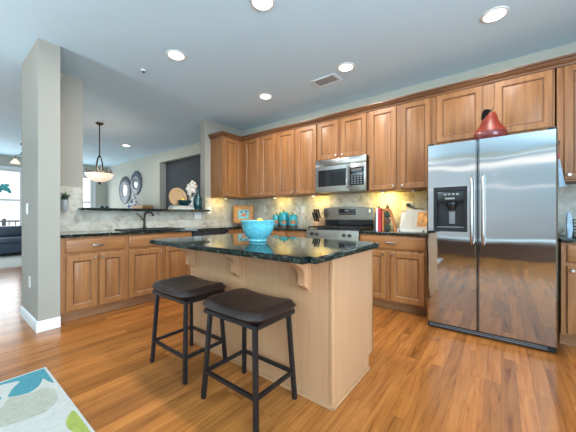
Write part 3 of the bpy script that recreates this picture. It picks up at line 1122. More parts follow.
# ------------------------------------------------------------------ stools
t = thing('bar_stool', (0, 0, 0), 'brown leather saddle stool nearest the camera, in front of the middle corbel', 'stool', 'bar stools at the island')


def cushion():
    b_ = B()
    hx_, hy_ = 0.252, 0.188
    n, m = 22, 18
    T, Bt = {}, {}
    for i in range(n + 1):
        for j in range(m + 1):
            u, v = -1 + 2 * i / n, -1 + 2 * j / m
            k = (abs(u) ** 7 + abs(v) ** 7) ** (1 / 7)
            mxv = max(abs(u), abs(v))
            s = mxv / k if k > 1e-6 else 1
            x, y = u * s * hx_, v * s * hy_
            sad = 0.028 * (abs(x) / hx_) ** 2.2
            prof = max(0.0, 1 - mxv ** 5) ** 0.5
            edge = (i in (0, n) or j in (0, m))
            zt = 0.566 + sad * (0.4 + 0.6 * min(1, prof * 1.5)) + 0.032 * prof ** 0.8
            zb = 0.566 + sad * 0.4 - (0.0205 + sad * 0.4) * min(1.0, prof * 2.2)
            T[i, j] = b_.v((x, y, zt))
            Bt[i, j] = T[i, j] if edge else b_.v((x, y, zb))
    for i in range(n):
        for j in range(m):
            b_.face([T[i, j], T[i + 1, j], T[i + 1, j + 1], T[i, j + 1]])
            b_.face([Bt[i, j], Bt[i, j + 1], Bt[i + 1, j + 1], Bt[i + 1, j]])
    return b_


cushion().build('seat', M_LEATHER, t, 60)
tx, ty, fx_, fy_ = 0.175, 0.128, 0.222, 0.168
b = B()
for s in (-1, 1):
    b.box((-0.222, s * 0.158 - 0.010, 0.522), (0.222, s * 0.158 + 0.010, 0.544))
    b.box((s * 0.215 - 0.010, -0.158, 0.522), (s * 0.215 + 0.010, 0.158, 0.544))
b.build('seat_frame', M_BLACKM, t)


def legpt(sx, sy, z):
    k = z / 0.53
    return (sx * (fx_ + (0.190 - fx_) * k), sy * (fy_ + (0.142 - fy_) * k), z)


for sx in (-1, 1):
    for sy in (-1, 1):
        B().tube([legpt(sx, sy, 0.001), legpt(sx, sy, 0.53)], 0.0115, 4, 0, True).build('leg', M_BLACKM, t)
for s in (-1, 1):
    B().tube([legpt(-1, s, 0.165), legpt(1, s, 0.165)], 0.0095, 4, 0, True).build('stretcher', M_BLACKM, t)
    B().tube([legpt(s, -1, 0.165), legpt(s, 1, 0.165)], 0.0095, 4, 0, True).build('stretcher', M_BLACKM, t)
t.location = (-1.215, 1.185, 0)
t2 = copy_tree(t)
t2.location = (-1.875, 1.195, 0)
t2['label'] = 'brown leather saddle stool on the left, beside the island end facing the sink'

# ------------------------------------------------------------------ rug
b = B()
RX0, RY1 = -2.62, 0.512
b.box((RX0, -1.9, 0.001), (-1.15, RY1, 0.012), 0)
b.box((RX0 + 0.001, -1.88, 0.012), (RX0 + 0.016, RY1 - 0.001, 0.0135), 0)
leafs = [([(-2.60, 0.20), (-2.604, 0.497), (-2.332, 0.497), (-2.380, 0.478), (-2.451, 0.462), (-2.41, 0.448), (-2.364, 0.425), (-2.322, 0.372), (-2.366, 0.288), (-2.43, 0.305), (-2.472, 0.325), (-2.533, 0.362), (-2.57, 0.29)], 1),
         ([(-2.267, 0.241), (-2.351, 0.290), (-2.315, 0.36), (-2.313, 0.441), (-2.245, 0.480), (-2.10, 0.465), (-2.03, 0.40), (-2.026, 0.356), (-2.062, 0.22), (-2.15, 0.1)], 2),
         ([(-1.905, 0.497), (-1.890, 0.465), (-1.85, 0.444), (-1.80, 0.434), (-1.74, 0.44), (-1.66, 0.47), (-1.60, 0.497)], 3),
         ([(-2.44, 0.22), (-2.40, 0.262), (-2.36, 0.245), (-2.35, 0.18), (-2.4, 0.12)], 1),
         ([(-2.02, 0.0), (-1.9, 0.14), (-1.75, 0.20), (-1.6, 0.15), (-1.55, 0.0), (-1.7, -0.15)], 2),
         ([(-2.3, -0.5), (-2.0, -0.3), (-1.7, -0.45), (-1.8, -0.8), (-2.2, -0.8)], 1)]
for poly, mi in leafs:
    # round the outline
    n = len(poly)
    pts = []
    for i in range(n):
        p0, p1, p2, p3 = (Vector(poly[(i + k) % n]) for k in (-1, 0, 1, 2))
        sharp = (p1 - p2).length < 0.02
        for s in (0, 0.33, 0.66):
            a = 0.35 if mi != 0 else 0.5
            q = p1 * (1 - s) + p2 * s + ((p2 - p0) * (1 - s) - (p3 - p1) * s) * (s * (1 - s) * a)
            pts.append((min(max(q.x, RX0 + 0.016), -1.17), min(q.y, RY1 - 0.014)))
    cen = sum((Vector(p) for p in pts), Vector((0, 0))) / len(pts)
    b.prism(pts, 0.0122, 0.0128, mi, 'xy')
    big = [(cen.x + (p[0] - cen.x) * 1.03, cen.y + (p[1] - cen.y) * 1.03) for p in pts]
M_RUGW = plain('cream_wool', (0.43, 0.42, 0.38), 0.95, 0, 0.06, 40, 0, 0.3)
M_RUGT = plain('teal_wool', (0.05, 0.21, 0.245), 0.95, 0, 0.12, 40, 0, 0.3)
M_RUGG = plain('greige_wool', (0.34, 0.335, 0.27), 0.95, 0, 0.1, 40, 0, 0.3)
M_RUGL = plain('olive_wool', (0.27, 0.31, 0.06), 0.95, 0, 0.12, 40, 0, 0.3)
tag(b.build('rug', [M_RUGW, M_RUGT, M_RUGG, M_RUGL]), 'cream rug with big teal, greige and green leaves on the wood floor', 'rug')

# ------------------------------------------------------------------ bowl and lemons on the island
bx, by = -1.487, 1.545
t = thing('mixing_bowl', (bx, by, 0.9145), 'large turquoise speckled bowl on the island top', 'bowl')
B().lathe([(0.0, 0.004), (0.066, 0.0), (0.070, 0.004), (0.066, 0.018), (0.072, 0.024), (0.100, 0.055), (0.118, 0.09), (0.127, 0.125), (0.130, 0.150), (0.134, 0.155), (0.132, 0.160),
           (0.126, 0.158), (0.122, 0.125), (0.112, 0.09), (0.094, 0.058), (0.06, 0.034), (0, 0.028)], (bx, by, 0.9145), 40).build('bowl_body', M_TURQ, t, 50)
for i, (dx, dy, dz, lb) in enumerate(((0.0, 0.02, 0.156, 'yellow lemon on top, peeking over the rim of the turquoise bowl'), (-0.055, 0.03, 0.100, 'yellow lemon low on the left inside the turquoise bowl'),
                                      (0.05, 0.045, 0.100, 'yellow lemon low at the far side inside the turquoise bowl'), (0.01, -0.05, 0.098, 'yellow lemon low at the near side inside the turquoise bowl'))):
    b = B()
    b.lathe([(0, -0.046), (0.008, -0.043), (0.016, -0.036), (0.027, -0.022), (0.031, 0), (0.027, 0.022), (0.016, 0.036), (0.008, 0.043), (0, 0.047)], (0, 0, 0), 16)
    lo = b.build('lemon', M_LEMON, origin=(0, 0, 0), ang=60)
    lo.location = (bx + dx, by + dy, 0.9145 + dz - 0.012)
    lo.rotation_euler = (R(70), R(20), R(40 + i * 90))
    tag(lo, lb, 'fruit', 'lemons in the turquoise bowl')

# ------------------------------------------------------------------ canisters
M_DECO = plain('painted_fruit', (0.55, 0.12, 0.03), 0.3, 0, 0.5, 40)
M_DECOL = plain('painted_leaves', (0.08, 0.20, 0.03), 0.3, 0, 0.5, 40)
for (cx, cy, r_, h_, lb) in ((-3.165, 3.755, 0.064, 0.185, 'small turquoise lidded canister, leftmost of the three, half behind the bowl'),
                             (-2.985, 3.745, 0.079, 0.235, 'tall middle turquoise lidded canister with painted fruit'),
                             (-2.79, 3.745, 0.075, 0.19, 'turquoise lidded canister nearest the range, with painted fruit')):
    t = thing('canister', (cx, cy, 0.9145), lb, 'canister', 'turquoise canisters by the range')
    z = 0.9145
    B().lathe([(r_ * 1.02, 0), (r_ * 1.02, 0.022), (0, 0.022)], (cx, cy, z), 24).build('wooden_base', M_DWOOD, t)
    B().lathe([(r_ * 0.93, 0.022), (r_, 0.035), (r_, h_ - 0.03), (r_ * 0.95, h_ - 0.02), (0, h_ - 0.02)], (cx, cy, z), 28).build('jar', M_TURQD, t, 40)
    ld = B().lathe([(r_ * 1.03, h_ - 0.019), (r_ * 1.05, h_ - 0.008), (r_ * 0.9, h_ + 0.008), (r_ * 0.3, h_ + 0.02), (0, h_ + 0.022)], (cx, cy, z), 28).build('lid', M_TURQD, t, 40)
    B().lathe([(0.008, h_ + 0.018), (0.008, h_ + 0.028), (0.016, h_ + 0.034), (0.016, h_ + 0.044), (0, h_ + 0.052)], (cx, cy, z), 14).build('knob', M_LIDW, ld, 40)
    b = B()
    dirv = Vector((0 - cx, 0 - cy)).normalized()
    sd = Vector((-dirv.y, dirv.x))
    for (k, zz, rr, mi) in ((0.0, 0.08, 0.024, 0), (0.032, 0.065, 0.02, 0), (-0.025, 0.06, 0.018, 0), (0.012, 0.11, 0.014, 1), (-0.028, 0.092, 0.015, 1), (0.04, 0.095, 0.013, 1)):
        p = Vector((cx, cy)) + dirv * math.sqrt(max(0, r_ ** 2 - k * k)) + sd * k
        b.sphere((p.x, p.y, z + zz), rr, 10, mi, (1, 1, 1))
    for v in b.bm.verts:   # press the fruit relief flat on the jar
        q = Vector((v.co.x - cx, v.co.y - cy))
        L_ = q.length
        q = q / L_ * (r_ + max(-0.003, min(0.0025, (L_ - r_) * 0.1)))
        v.co.x, v.co.y = cx + q.x, cy + q.y
    b.build('fruit_decoration', [M_DECO, M_DECOL], t)

# ------------------------------------------------------------------ framed tile picture in the corner
t = thing('framed_picture', (-3.80, 3.58, 0.9145), 'square gold framed picture on an easel in the counter corner', 'picture')
c, s = math.cos(R(38)), math.sin(R(38))
ox, oy = -3.80, 3.56


def pf(u, d, z):   # turned towards the camera, leaning back a little
    zz = z
    dd = d - (z - 0.0) * 0.16
    return (ox + u * 0.92 * c + dd * s, oy + u * s - dd * c, 0.9145 + zz)


b = B(pf)
b.grid([-0.20, -0.105, 0.105, 0.20], [0.045, 0.125, 0.295, 0.375], {(1, 1)}, 0.0, 0.03)
for i in range(11):
    for (u, z) in ((-0.19 + i * 0.038, 0.058), (-0.19 + i * 0.038, 0.362)):
        b.sphere((u, 0.03, z), 0.014, 8)
for i in range(7):
    for u in (-0.187, 0.187):
        b.sphere((u, 0.03, 0.095 + i * 0.038), 0.014, 8)
b.build('frame', M_GOLDF, t)
M_ART = plain('painted_aqua', (0.18, 0.42, 0.42), 0.5, 0, 0.5, 14)
b = B(pf)
b.box((-0.11, 0.004, 0.12), (0.11, 0.012, 0.30))
b.sphere((0.0, 0.013, 0.20), 0.04, 12, 1, (1.2, 0.2, 0.8))
b.sphere((-0.05, 0.013, 0.25), 0.02, 10, 2, (1.2, 0.2, 0.8))
b.sphere((0.05, 0.013, 0.26), 0.018, 10, 2, (1.2, 0.2, 0.8))
b.build('picture_panel', [M_ART, M_DECO, M_NAVY], t)
b = B(pf)
for u in (-0.1, 0.1):
    b.tube([(u, 0.06, 0.007), (u, 0.0, 0.04), (u, -0.02, 0.02), (u, -0.11, 0.007)], 0.006, 6)
b.box((-0.13, 0.0, 0.033), (0.13, 0.045, 0.044))
b.build('easel', M_DWOOD, t)

# ------------------------------------------------------------------ knife block
t = thing('knife_block', (-2.24, 3.70, 0.9145), 'wooden knife block with black handles beside the range', 'knife block')
b = B()
b.prism([(3.60, 0.9145), (3.76, 0.9145), (3.76, 1.03), (3.69, 1.09), (3.60, 0.99)], -2.295, -2.19, 0, 'dz')
b.build('block', M_KNIFEW, t)
for i in range(3):
    for j in range(2):
        x = -2.275 + i * 0.035
        p = (x, 3.625 + j * 0.042, 1.018 + j * 0.046)
        B().tube([p, (x, p[1] - 0.07, p[2] + 0.135)], [0.012, 0.014], 8).build('knife_handle', M_BLACK, t)

# ------------------------------------------------------------------ books right of the range


def book(x0, x1, y0, y1, h, cov, label, name='book'):
    t_ = thing(name, ((x0 + x1) / 2, (y0 + y1) / 2, 0.9145), label, 'book', 'cookbooks beside the refrigerator')
    z = 0.9145
    b_ = B()
    b_.box((x0, y0, z), (x0 + 0.003, y1, z + h))
    b_.box((x1 - 0.003, y0, z), (x1, y1, z + h))
    b_.box((x0, y0 - 0.003, z), (x1, y0, z + h))
    b_.build('cover', cov, t_)
    B().box((x0 + 0.003, y0, z + 0.004), (x1 - 0.003, y1 - 0.004, z + h - 0.005)).build('pages', M_PAPER, t_)
    return t_


book(-1.262, -1.247, 3.42, 3.60, 0.235, M_NAVY, 'thin navy book at the left end of the cookbook row')
book(-1.245, -1.222, 3.42, 3.60, 0.285, M_WHITE, 'white spined book left of the red one')
book(-1.220, -1.186, 3.42, 3.60, 0.282, M_RED, 'red spined book in the cookbook row')
# A-frame wooden decoration leaning on the books
t = thing('wooden_easel_frame', (-1.09, 3.50, 0.9145), 'orange wooden A-frame stand with small pictures beside the red book', 'frame')
B().box((-1.180, 3.44, 0.9145), (-1.155, 3.50, 1.19), 0, 0.003).box((-1.180, 3.44, 1.168), (-1.085, 3.50, 1.192), 0, 0.003).build('post', M_ORANGE, t)
b = B()
b.prism([(-1.098, 1.168), (-1.075, 1.168), (-1.0, 0.9145), (-1.025, 0.9145)], 3.45, 3.49, 0)
b.build('strut', M_ORANGE, t)
for z in (0.925, 1.005, 1.085):
    B().box((-1.153, 3.455, z), (-1.085, 3.485, z + 0.065), 0, 0.002).build('picture_tile', M_DGREEN if z != 1.005 else M_LIDW, t)
t = thing('oil_bottle', (-1.30, 3.68, 0.9145), 'yellow oil bottle with dark cap standing behind the cookbooks', 'bottle')
B().lathe([(0.035, 0), (0.035, 0.17), (0.03, 0.20), (0.013, 0.23), (0.013, 0.28), (0, 0.28)], (-1.30, 3.68, 0.9145), 18).build('glass_body', plain('oil_yellow', (0.62, 0.45, 0.02), 0.15), t, 40)
B().lathe([(0.016, 0.28), (0.016, 0.315), (0, 0.318)], (-1.30, 3.68, 0.9145), 14).build('cap', M_BLACK, t)
t = thing('pepper_mill', (-1.19, 3.68, 0.9145), 'dark turned wood pepper mill peeking above the cookbooks', 'pepper mill')
B().lathe([(0.028, 0), (0.028, 0.03), (0.018, 0.08), (0.024, 0.16), (0.016, 0.24), (0.022, 0.26), (0, 0.26)], (-1.19, 3.68, 0.9145), 16).build('mill_body', M_DWOOD, t, 40)
B().lathe([(0.012, 0.26), (0.024, 0.29), (0.020, 0.32), (0.008, 0.34), (0, 0.345)], (-1.19, 3.68, 0.9145), 16).build('knob', M_DWOOD, t, 40)

# cookbook on a white stand
t = thing('cookbook_stand', (-0.83, 3.50, 0.9145), 'white cookbook stand on the counter beside the refrigerator', 'stand')


def cs(u, d, z):
    return (-0.825 + u, 3.47 - d + z * 0.45, 0.9145 + z)


B(cs).box((-0.155, 0.0, 0.03), (0.155, -0.012, 0.23)).build('back_rest', M_IVORY, t)
B(cs).box((-0.16, 0.0, 0.002), (0.165, 0.075, 0.014), 0, 0.003).box((-0.16, 0.065, 0.014), (0.165, 0.078, 0.035), 0, 0.003).build('shelf', M_IVORY, t)
b = B(cs)
for u in (-0.13, 0.13):
    b.box((u - 0.008, 0.078, 0.004), (u + 0.008, 0.083, 0.03))
b.build('clip', M_SLOT, t)
t = thing('cookbook', (-0.83, 3.44, 0.9295), 'open cookbook with an orange picture, propped on the white stand', 'book')
b = B(cs)
b.prism([(-0.14, 0.016), (0.0, 0.016), (0.0, 0.265), (-0.09, 0.27)], 0.004, 0.016, 0)
b.prism([(0.002, 0.016), (0.165, 0.016), (0.155, 0.25), (0.002, 0.265)], 0.004, 0.016, 0)
b.build('pages', M_PAPER, t)
b = B(cs)
b.box((0.04, 0.0165, 0.06), (0.15, 0.0175, 0.235))
b.build('printed_picture', plain('orange_print', (0.62, 0.26, 0.05), 0.5, 0, 0.5, 25), t)

# wall outlets and switches
def plate(fr, u, z, label, kind='outlet', n=1, grp='outlet and switch plates', d=0.0105):
    w = 0.035 * n
    nm = 'wall_outlet' if kind == 'outlet' else 'wall_switch'
    t_ = thing(nm, fr(u, d, z), label, 'outlet' if kind == 'outlet' else 'switch', grp)
    B(fr).box((u - w, d, z - 0.057), (u + w, d + 0.006, z + 0.057), 0, 0.002).build('cover_plate', M_WHITE, t_)
    for i in range(n):
        uu = u + (i - (n - 1) / 2) * 0.046
        if kind == 'outlet':
            b_ = B(fr)
            for zz in (-0.022, 0.022):
                b_.box((uu - 0.008, d + 0.0062, z + zz - 0.006), (uu - 0.005, d + 0.0068, z + zz + 0.006))
                b_.box((uu + 0.005, d + 0.0062, z + zz - 0.006), (uu + 0.008, d + 0.0068, z + zz + 0.006))
            b_.build('sockets', M_SLOT, t_)
        else:
            B(fr).box((uu - 0.012, d + 0.006, z - 0.025), (uu + 0.012, d + 0.010, z + 0.025), 0, 0.001).build('rocker', M_WHITE, t_)
    return t_


wE, wN, sN = frame_E(XL), frame_N(YB), frame_N(0.622)
plate(wE, 2.79, 1.10, 'white outlet plate on the tile just below the right end of the ledge', 'outlet', 2)
plate(wE, 3.03, 1.19, 'white switch plate on the tile at the right end of the ledge', 'switch', 1)
plate(wN, -3.505, 1.215, 'white outlet plate on the tile between the framed picture and the canisters')
plate(wN, -2.64, 1.205, 'white outlet plate on the tile between canisters and knife block')
plate(wN, -0.97, 1.235, 'white outlet plate with a plug on the tile above the cookbook', 'outlet', 2)
plate(sN, -3.945, 1.18, 'tall white switch plate high on the stub wall', 'switch', 1, d=0.0005)
plate(sN, -3.825, 0.43, 'white outlet plate low on the stub wall', d=0.0005)
t = thing('phone_charger', (-0.96, 3.82, 1.22), 'black plug and cord hanging from the outlet above the cookbook', 'charger')
B(wN).box((-0.985, 0.0185, 1.225), (-0.945, 0.05, 1.265), 0, 0.004).build('plug', M_BLACK, t)
B().tube([(-0.95, 3.80, 1.235), (-0.90, 3.79, 1.20), (-0.85, 3.79, 1.19), (-0.80, 3.80, 1.20), (-0.76, 3.79, 1.17), (-0.75, 3.79, 1.0), (-0.75, 3.78, 0.92)], 0.004, 6).build('cord', M_BLACK, t)

# ------------------------------------------------------------------ pear on the refrigerator
px_, py_ = -0.083, 3.18
t = thing('decorative_pear', (px_, py_, 1.801), 'large red pear ornament with a black leaf on top of the refrigerator', 'ornament')
z = 1.8005
b = B()
prof = [(0, 0.004), (0.10, 0.0), (0.122, 0.010), (0.133, 0.036), (0.133, 0.062), (0.130, 0.076), (0.128, 0.079), (0.120, 0.094), (0.110, 0.112), (0.096, 0.130), (0.082, 0.151), (0.069, 0.175), (0.060, 0.200), (0.055, 0.222), (0.050, 0.243), (0.041, 0.258), (0.024, 0.266), (0, 0.265)]
b.lathe(prof, (px_, py_, z), 36)
for f in b.bm.faces:
    if f.calc_center_median().z < z + 0.078:
        f.material_index = 1
b.build('fruit_body', [M_PEAR, M_PEARB], t, 60)
B().tube([(px_ + 0.005, py_, z + 0.263), (px_ + 0.012, py_, z + 0.288), (px_ + 0.03, py_, z + 0.315)], [0.005, 0.004, 0.003], 8).build('stem', M_BRONZE, t)
b = B()
rows = []
for i in range(11):
    s_ = i / 10
    cx_ = px_ + 0.006 - 0.066 * s_ ** 0.85
    cy_ = py_ - 0.020 - 0.050 * s_
    cz_ = z + 0.285 + 0.022 * math.sin(s_ * 2.2) - 0.112 * s_ ** 1.5
    w_ = 0.026 * max(0.0, math.sin(PI * (0.04 + 0.94 * s_))) ** 0.75 + 0.001
    rows.append([b.v((cx_ - 0.80 * k_ * w_, cy_ + 0.1 * k_ * w_ - dz_, cz_ + 0.60 * k_ * w_)) for (k_, dz_) in ((-1, 0), (0, 0.003), (1, 0), (0, -0.003))])
for a_, c_ in zip(rows, rows[1:]):
    for i in range(4):
        b.face([a_[i], a_[(i + 1) % 4], c_[(i + 1) % 4], c_[i]])
b.face(rows[0])
b.face(rows[-1])
b.build('leaf', M_LEAFB, t, 60)

# pot holder hanging beside the refrigerator
t = thing('dish_towel', (0.425, 3.46, 1.55), 'pale blue towel hanging on a hook between refrigerator and right wall cabinet', 'towel')
b = B()
n = 6
poly = [(0.407, 1.62), (0.418, 1.62), (0.434, 1.50), (0.452, 1.395), (0.462, 1.372), (0.44, 1.365), (0.41, 1.372)]
b.prism(poly, 3.465, 3.477, 0)
b.build('cloth', M_LBLUE, t)
B().tube([(0.409, 3.496, 1.76), (0.413, 3.47, 1.765), (0.418, 3.465, 1.79)], 0.005, 6).tube([(0.413, 3.472, 1.765), (0.412, 3.472, 1.62)], 0.002, 6).build('hook', M_BLACK, t)
B().box((0.404, 3.466, 1.63), (0.416, 3.476, 1.67), 0, 0.002).build('tag', M_RED, t)
# things on the right counter
t = thing('wire_rack', (0.60, 3.48, 0.9145), 'black wire rack on the counter at the right edge of the photo', 'rack')
b = B()
for i in range(6):
    z_ = 0.925 + i * 0.03
    b.tube([(0.49, 3.40, z_), (0.72, 3.40, z_), (0.72, 3.60, z_), (0.49, 3.60, z_)], 0.003, 6, 0, False, True)
for i in range(8):
    for y_ in (3.40, 3.60):
        b.tube([(0.49 + i * 0.0328, y_, 0.92), (0.49 + i * 0.0328, y_, 1.08)], 0.003, 6)
b.build('wire_basket', M_BLACKM, t)
b = B()
for x_ in (0.50, 0.71):
    for y_ in (3.41, 3.59):
        b.sphere((x_, y_, 0.9225), 0.008, 8)
b.build('foot', M_BLACK, t)
t = thing('ceramic_spoon_rest', (0.475, 3.42, 0.9145), 'pale blue ceramic dish standing upright against the black wire rack', 'dish')
b = B()
b.prism([(0.452, 0.916), (0.478, 0.916), (0.486, 0.99), (0.482, 1.08), (0.472, 1.13), (0.455, 1.15), (0.446, 1.12), (0.448, 1.02)], 3.36, 3.39, 0)
bmesh.ops.bevel(b.bm, geom=b.bm.edges[:], offset=0.006, segments=2, affect='EDGES')
b.build('dish', M_LBLUE, t)

# ------------------------------------------------------------------ ledge ornaments
ZL = 1.2035
t = thing('rattan_charger', (-4.20, 2.49, ZL), 'round woven plate propped upright on the ledge', 'plate')


def lean(u, d, z):
    return (-4.21 + d * 1.0 - z * 0.12, 2.49 + u, ZL + z)


b = B(lean)
prof = [(0, 0.004), (0.05, 0.004), (0.11, 0.008), (0.115, 0.016), (0.15, 0.022), (0.158, 0.022), (0.158, 0.016), (0.12, 0.004), (0, 0.0)]
b.lathe(prof, (0, 0.0, 0.200), 36, 0, 'y')
b.build('plate', M_WICKER, t, 40)
b = B(lean)
for u in (-0.06, 0.06):
    b.tube([(u, 0.045, 0.065), (u, 0.045, 0.045), (u, -0.05, 0.045), (u, -0.02, 0.16)], 0.004, 6)
    b.tube([(u, 0.04, 0.03), (u, 0.06, 0.006)], 0.004, 6)
    b.tube([(u, -0.05, 0.03), (u, -0.07, 0.006)], 0.004, 6)
b.build('easel', M_BLACKM, t)
for i, (h0, h1, mm, lb) in enumerate(((0.0, 0.028, M_WHITEC, 'white book at the bottom of the stack on the ledge'), (0.029, 0.062, M_NAVY, 'dark blue book on top of the stack on the ledge'))):
    t = thing('book', (-4.05, 2.47, ZL + h0), lb, 'book', 'books on the ledge')
    y0_, y1_ = 2.285 + i * 0.012, 2.655 - i * 0.01
    b = B()
    b.box((-4.15, y0_, ZL + h0), (-4.0, y1_, ZL + h0 + 0.003))
    b.box((-4.15, y0_, ZL + h1 - 0.006), (-4.0, y1_, ZL + h1))
    b.box((-4.15, y0_, ZL + h0), (-4.147, y1_, ZL + h1))
    b.build('cover', mm, t)
    B().box((-4.147, y0_ + 0.004, ZL + h0 + 0.003), (-4.004, y1_ - 0.004, ZL + h1 - 0.003)).build('pages', M_PAPER, t)
t = thing('bowl', (-4.07, 2.52, ZL + 0.0625), 'dark teal bowl on top of the stacked books', 'bowl')
B().lathe([(0.045, 0), (0.05, 0.006), (0.09, 0.03), (0.108, 0.065), (0.112, 0.082), (0.106, 0.082), (0.085, 0.038), (0.04, 0.014), (0, 0.012)], (-4.075, 2.52, ZL + 0.0625), 30).build('bowl_body', M_TEALD, t, 40)
b = B()
b.sphere((-4.05, 2.47, ZL + 0.148), 0.028, 12)
tag(b.build('lemon', M_LEMON, ang=60), 'small yellow fruit in the dark teal bowl on the ledge', 'fruit')
t = thing('teal_bottle', (-4.05, 2.75, ZL), 'teal glass bottle with a narrow neck at the right end of the ledge', 'bottle')
B().lathe([(0.068, 0), (0.076, 0.01), (0.080, 0.10), (0.078, 0.16), (0.06, 0.22), (0.026, 0.27), (0.022, 0.35), (0.027, 0.36), (0.027, 0.375), (0.018, 0.375), (0.018, 0.34), (0, 0.33)], (-4.05, 2.75, ZL), 30).build('glass_body', M_TEALG, t, 40)
t = thing('flower_vase', (-4.2, 2.66, ZL), 'white vase of pale flowers between the teal bottle and the woven plate', 'vase')
vx, vy = -4.22, 2.765
B().lathe([(0.04, 0), (0.055, 0.02), (0.06, 0.09), (0.045, 0.16), (0.03, 0.2), (0.036, 0.22), (0.03, 0.22), (0, 0.2)], (vx, vy, ZL), 20).build('vase_body', M_WHITEC, t, 40)
b = B()
for i in range(18):
    a = random.uniform(0, 2 * PI)
    rr = random.uniform(0.02, 0.10)
    hz = random.uniform(0.28, 0.50)
    x_, y_ = vx + rr * 0.5 * math.cos(a), vy + rr * math.sin(a)
    b.tube([(vx, vy, ZL + 0.19), (vx + (x_ - vx) * 0.6, vy + (y_ - vy) * 0.6, ZL + hz * 0.75), (x_, y_, ZL + hz)], 0.003, 5, 1)
    for k in range(4):
        b.sphere((x_ + random.uniform(-0.018, 0.018), y_ + random.uniform(-0.018, 0.018), ZL + hz - 0.03 * k + random.uniform(-0.01, 0.01)), random.uniform(0.020, 0.030), 8, 0)
b.build('flowers', [plain('pale_petals', (0.78, 0.70, 0.62), 0.7, 0, 0.12, 30), M_DGREEN], t, 60)
t = thing('wood_panel', (-4.26, 2.79, ZL), 'small tan wooden panel propped behind the teal bottle', 'panel')
B().box((-4.339, 2.76, ZL), (-4.329, 2.93, ZL + 0.46), 0, 0.003).build('board', M_WICKER, t)
for i, (y_, lb) in enumerate(((1.365, 'small teal glass votive on the ledge, farthest left'), (1.42, 'small teal glass votive on the ledge, right of its twin'))):
    t = thing('votive', (-4.12, y_, ZL), lb, 'candle holder', 'teal votives on the ledge')
    B().lathe([(0.018, 0), (0.024, 0.01), (0.024, 0.03), (0.02, 0.03), (0.018, 0.012), (0, 0.01)], (-4.12, y_, ZL), 14).build('glass_cup', M_TEALG, t, 40)
    B().lathe([(0.016, 0.011), (0.016, 0.024), (0, 0.024)], (-4.12, y_, ZL), 12).build('candle', M_WHITEC, t)

# wall planter
t = thing('wall_planter', (-4.09, 0.965, 1.16), 'small galvanised wall pot on the tile beside the stub wall', 'planter')
B().lathe([(0.026, 0), (0.030, 0.005), (0.041, 0.12), (0.044, 0.128), (0.038, 0.128), (0.032, 0.09), (0, 0.085)], (-4.056, 0.963, 1.165), 20).build('pot', M_GALV, t, 40)
B().box((-4.104, 0.948, 1.20), (-4.09, 0.978, 1.31), 0, 0.002).build('bracket', M_BLACKM, t)
t = thing('potted_succulent', (-4.056, 0.963, 1.255), 'small green succulent growing in the galvanised wall pot', 'plant')
b = B()
for i in range(16):
    a = i * 2.4
    rr = 0.012 + 0.0022 * i
    hh = 0.125 - 0.003 * i + random.uniform(-0.02, 0.02)
    p0 = (-4.056 + 0.4 * rr * math.cos(a), 0.963 + 0.4 * rr * math.sin(a), 1.256)
    p1 = (-4.056 + 0.9 * rr * math.cos(a), 0.963 + 0.9 * rr * math.sin(a), 1.256 + hh * 0.8)
    p2 = (-4.056 + 1.2 * rr * math.cos(a), 0.963 + 1.4 * rr * math.sin(a), 1.256 + hh)
    b.tube([p0, p1, p2], [0.004, 0.007, 0.002], 6, 0 if i % 3 == 0 else 1)
b.build('leaves', [M_GREEN, M_DGREEN], t, 60)

# ------------------------------------------------------------------ under-cabinet lights
def puck(x, y, on, lab, e=1.6):
    t_ = thing('puck_light', (x, y, ZU0 - 0.018), lab, 'light', 'puck lights under the wall cabinets')
    z_ = ZU0 - 0.0185
    B().lathe([(0.036, 0.018), (0.040, 0.014), (0.040, 0.002), (0.030, 0.0), (0.029, 0.003), (0, 0.003)], (x, y, z_), 20).build('housing', M_NICKEL, t_, 40)
    B().lathe([(0.029, 0.0), (0.02, -0.006), (0, -0.008)], (x, y, z_ + 0.002), 18).build('lens', M_PUCK if on else M_WHITE, t_, 50)
    if on:
        l = bpy.data.lights.new('puck_lamp', 'AREA')
        l.shape = 'DISK'
        l.size = 0.05
        l.energy = e
        l.color = (1.0, 0.70, 0.16)
        o = bpy.data.objects.new('puck_lamp', l)
        COL.objects.link(o)
        o.parent = t_
        o.location = (0, 0, -0.022)
        # the lamps are aimed at the tile
        o.rotation_euler = (0, R(50), 0) if x < -3.8 else (R(50), 0, 0)


puck(-3.08, 3.62, True, 'lit puck light above the turquoise canisters', 1.1)
puck(-2.30, 3.62, True, 'lit puck light just left of the microwave', 1.5)
puck(-1.23, 3.62, True, 'bright yellow puck light above the cookbooks', 3.6)
puck(-0.85, 3.62, False, 'unlit puck light next to the refrigerator')
puck(-3.90, 3.22, True, 'lit puck light under the wall cabinet on the left wall', 0.9)

# ------------------------------------------------------------------ ceiling lights
def downlight(x, y, lab, e=18.0):
    t_ = thing('recessed_light', (x, y, CEIL - 0.012), lab, 'ceiling light', 'recessed ceiling lights')
    B().lathe([(0.098, 0.0115), (0.096, 0.004), (0.080, 0.0), (0.076, 0.004), (0.076, 0.0115)], (x, y, CEIL - 0.012), 32).build('trim_ring', M_WHITE, t_, 40)
    B().lathe([(0.0755, 0.011), (0.0755, 0.004), (0.0, 0.003)], (x, y, CEIL - 0.012), 32).build('lens', M_LAMP, t_, 40)
    l = bpy.data.lights.new('downlight_lamp', 'AREA')
    l.shape = 'DISK'
    l.size = 0.14
    l.energy = e
    l.color = (1.0, 0.94, 0.86)
    o = bpy.data.objects.new('downlight_lamp', l)
    COL.objects.link(o)
    o.parent = t_
    o.location = (0, 0, -0.004)


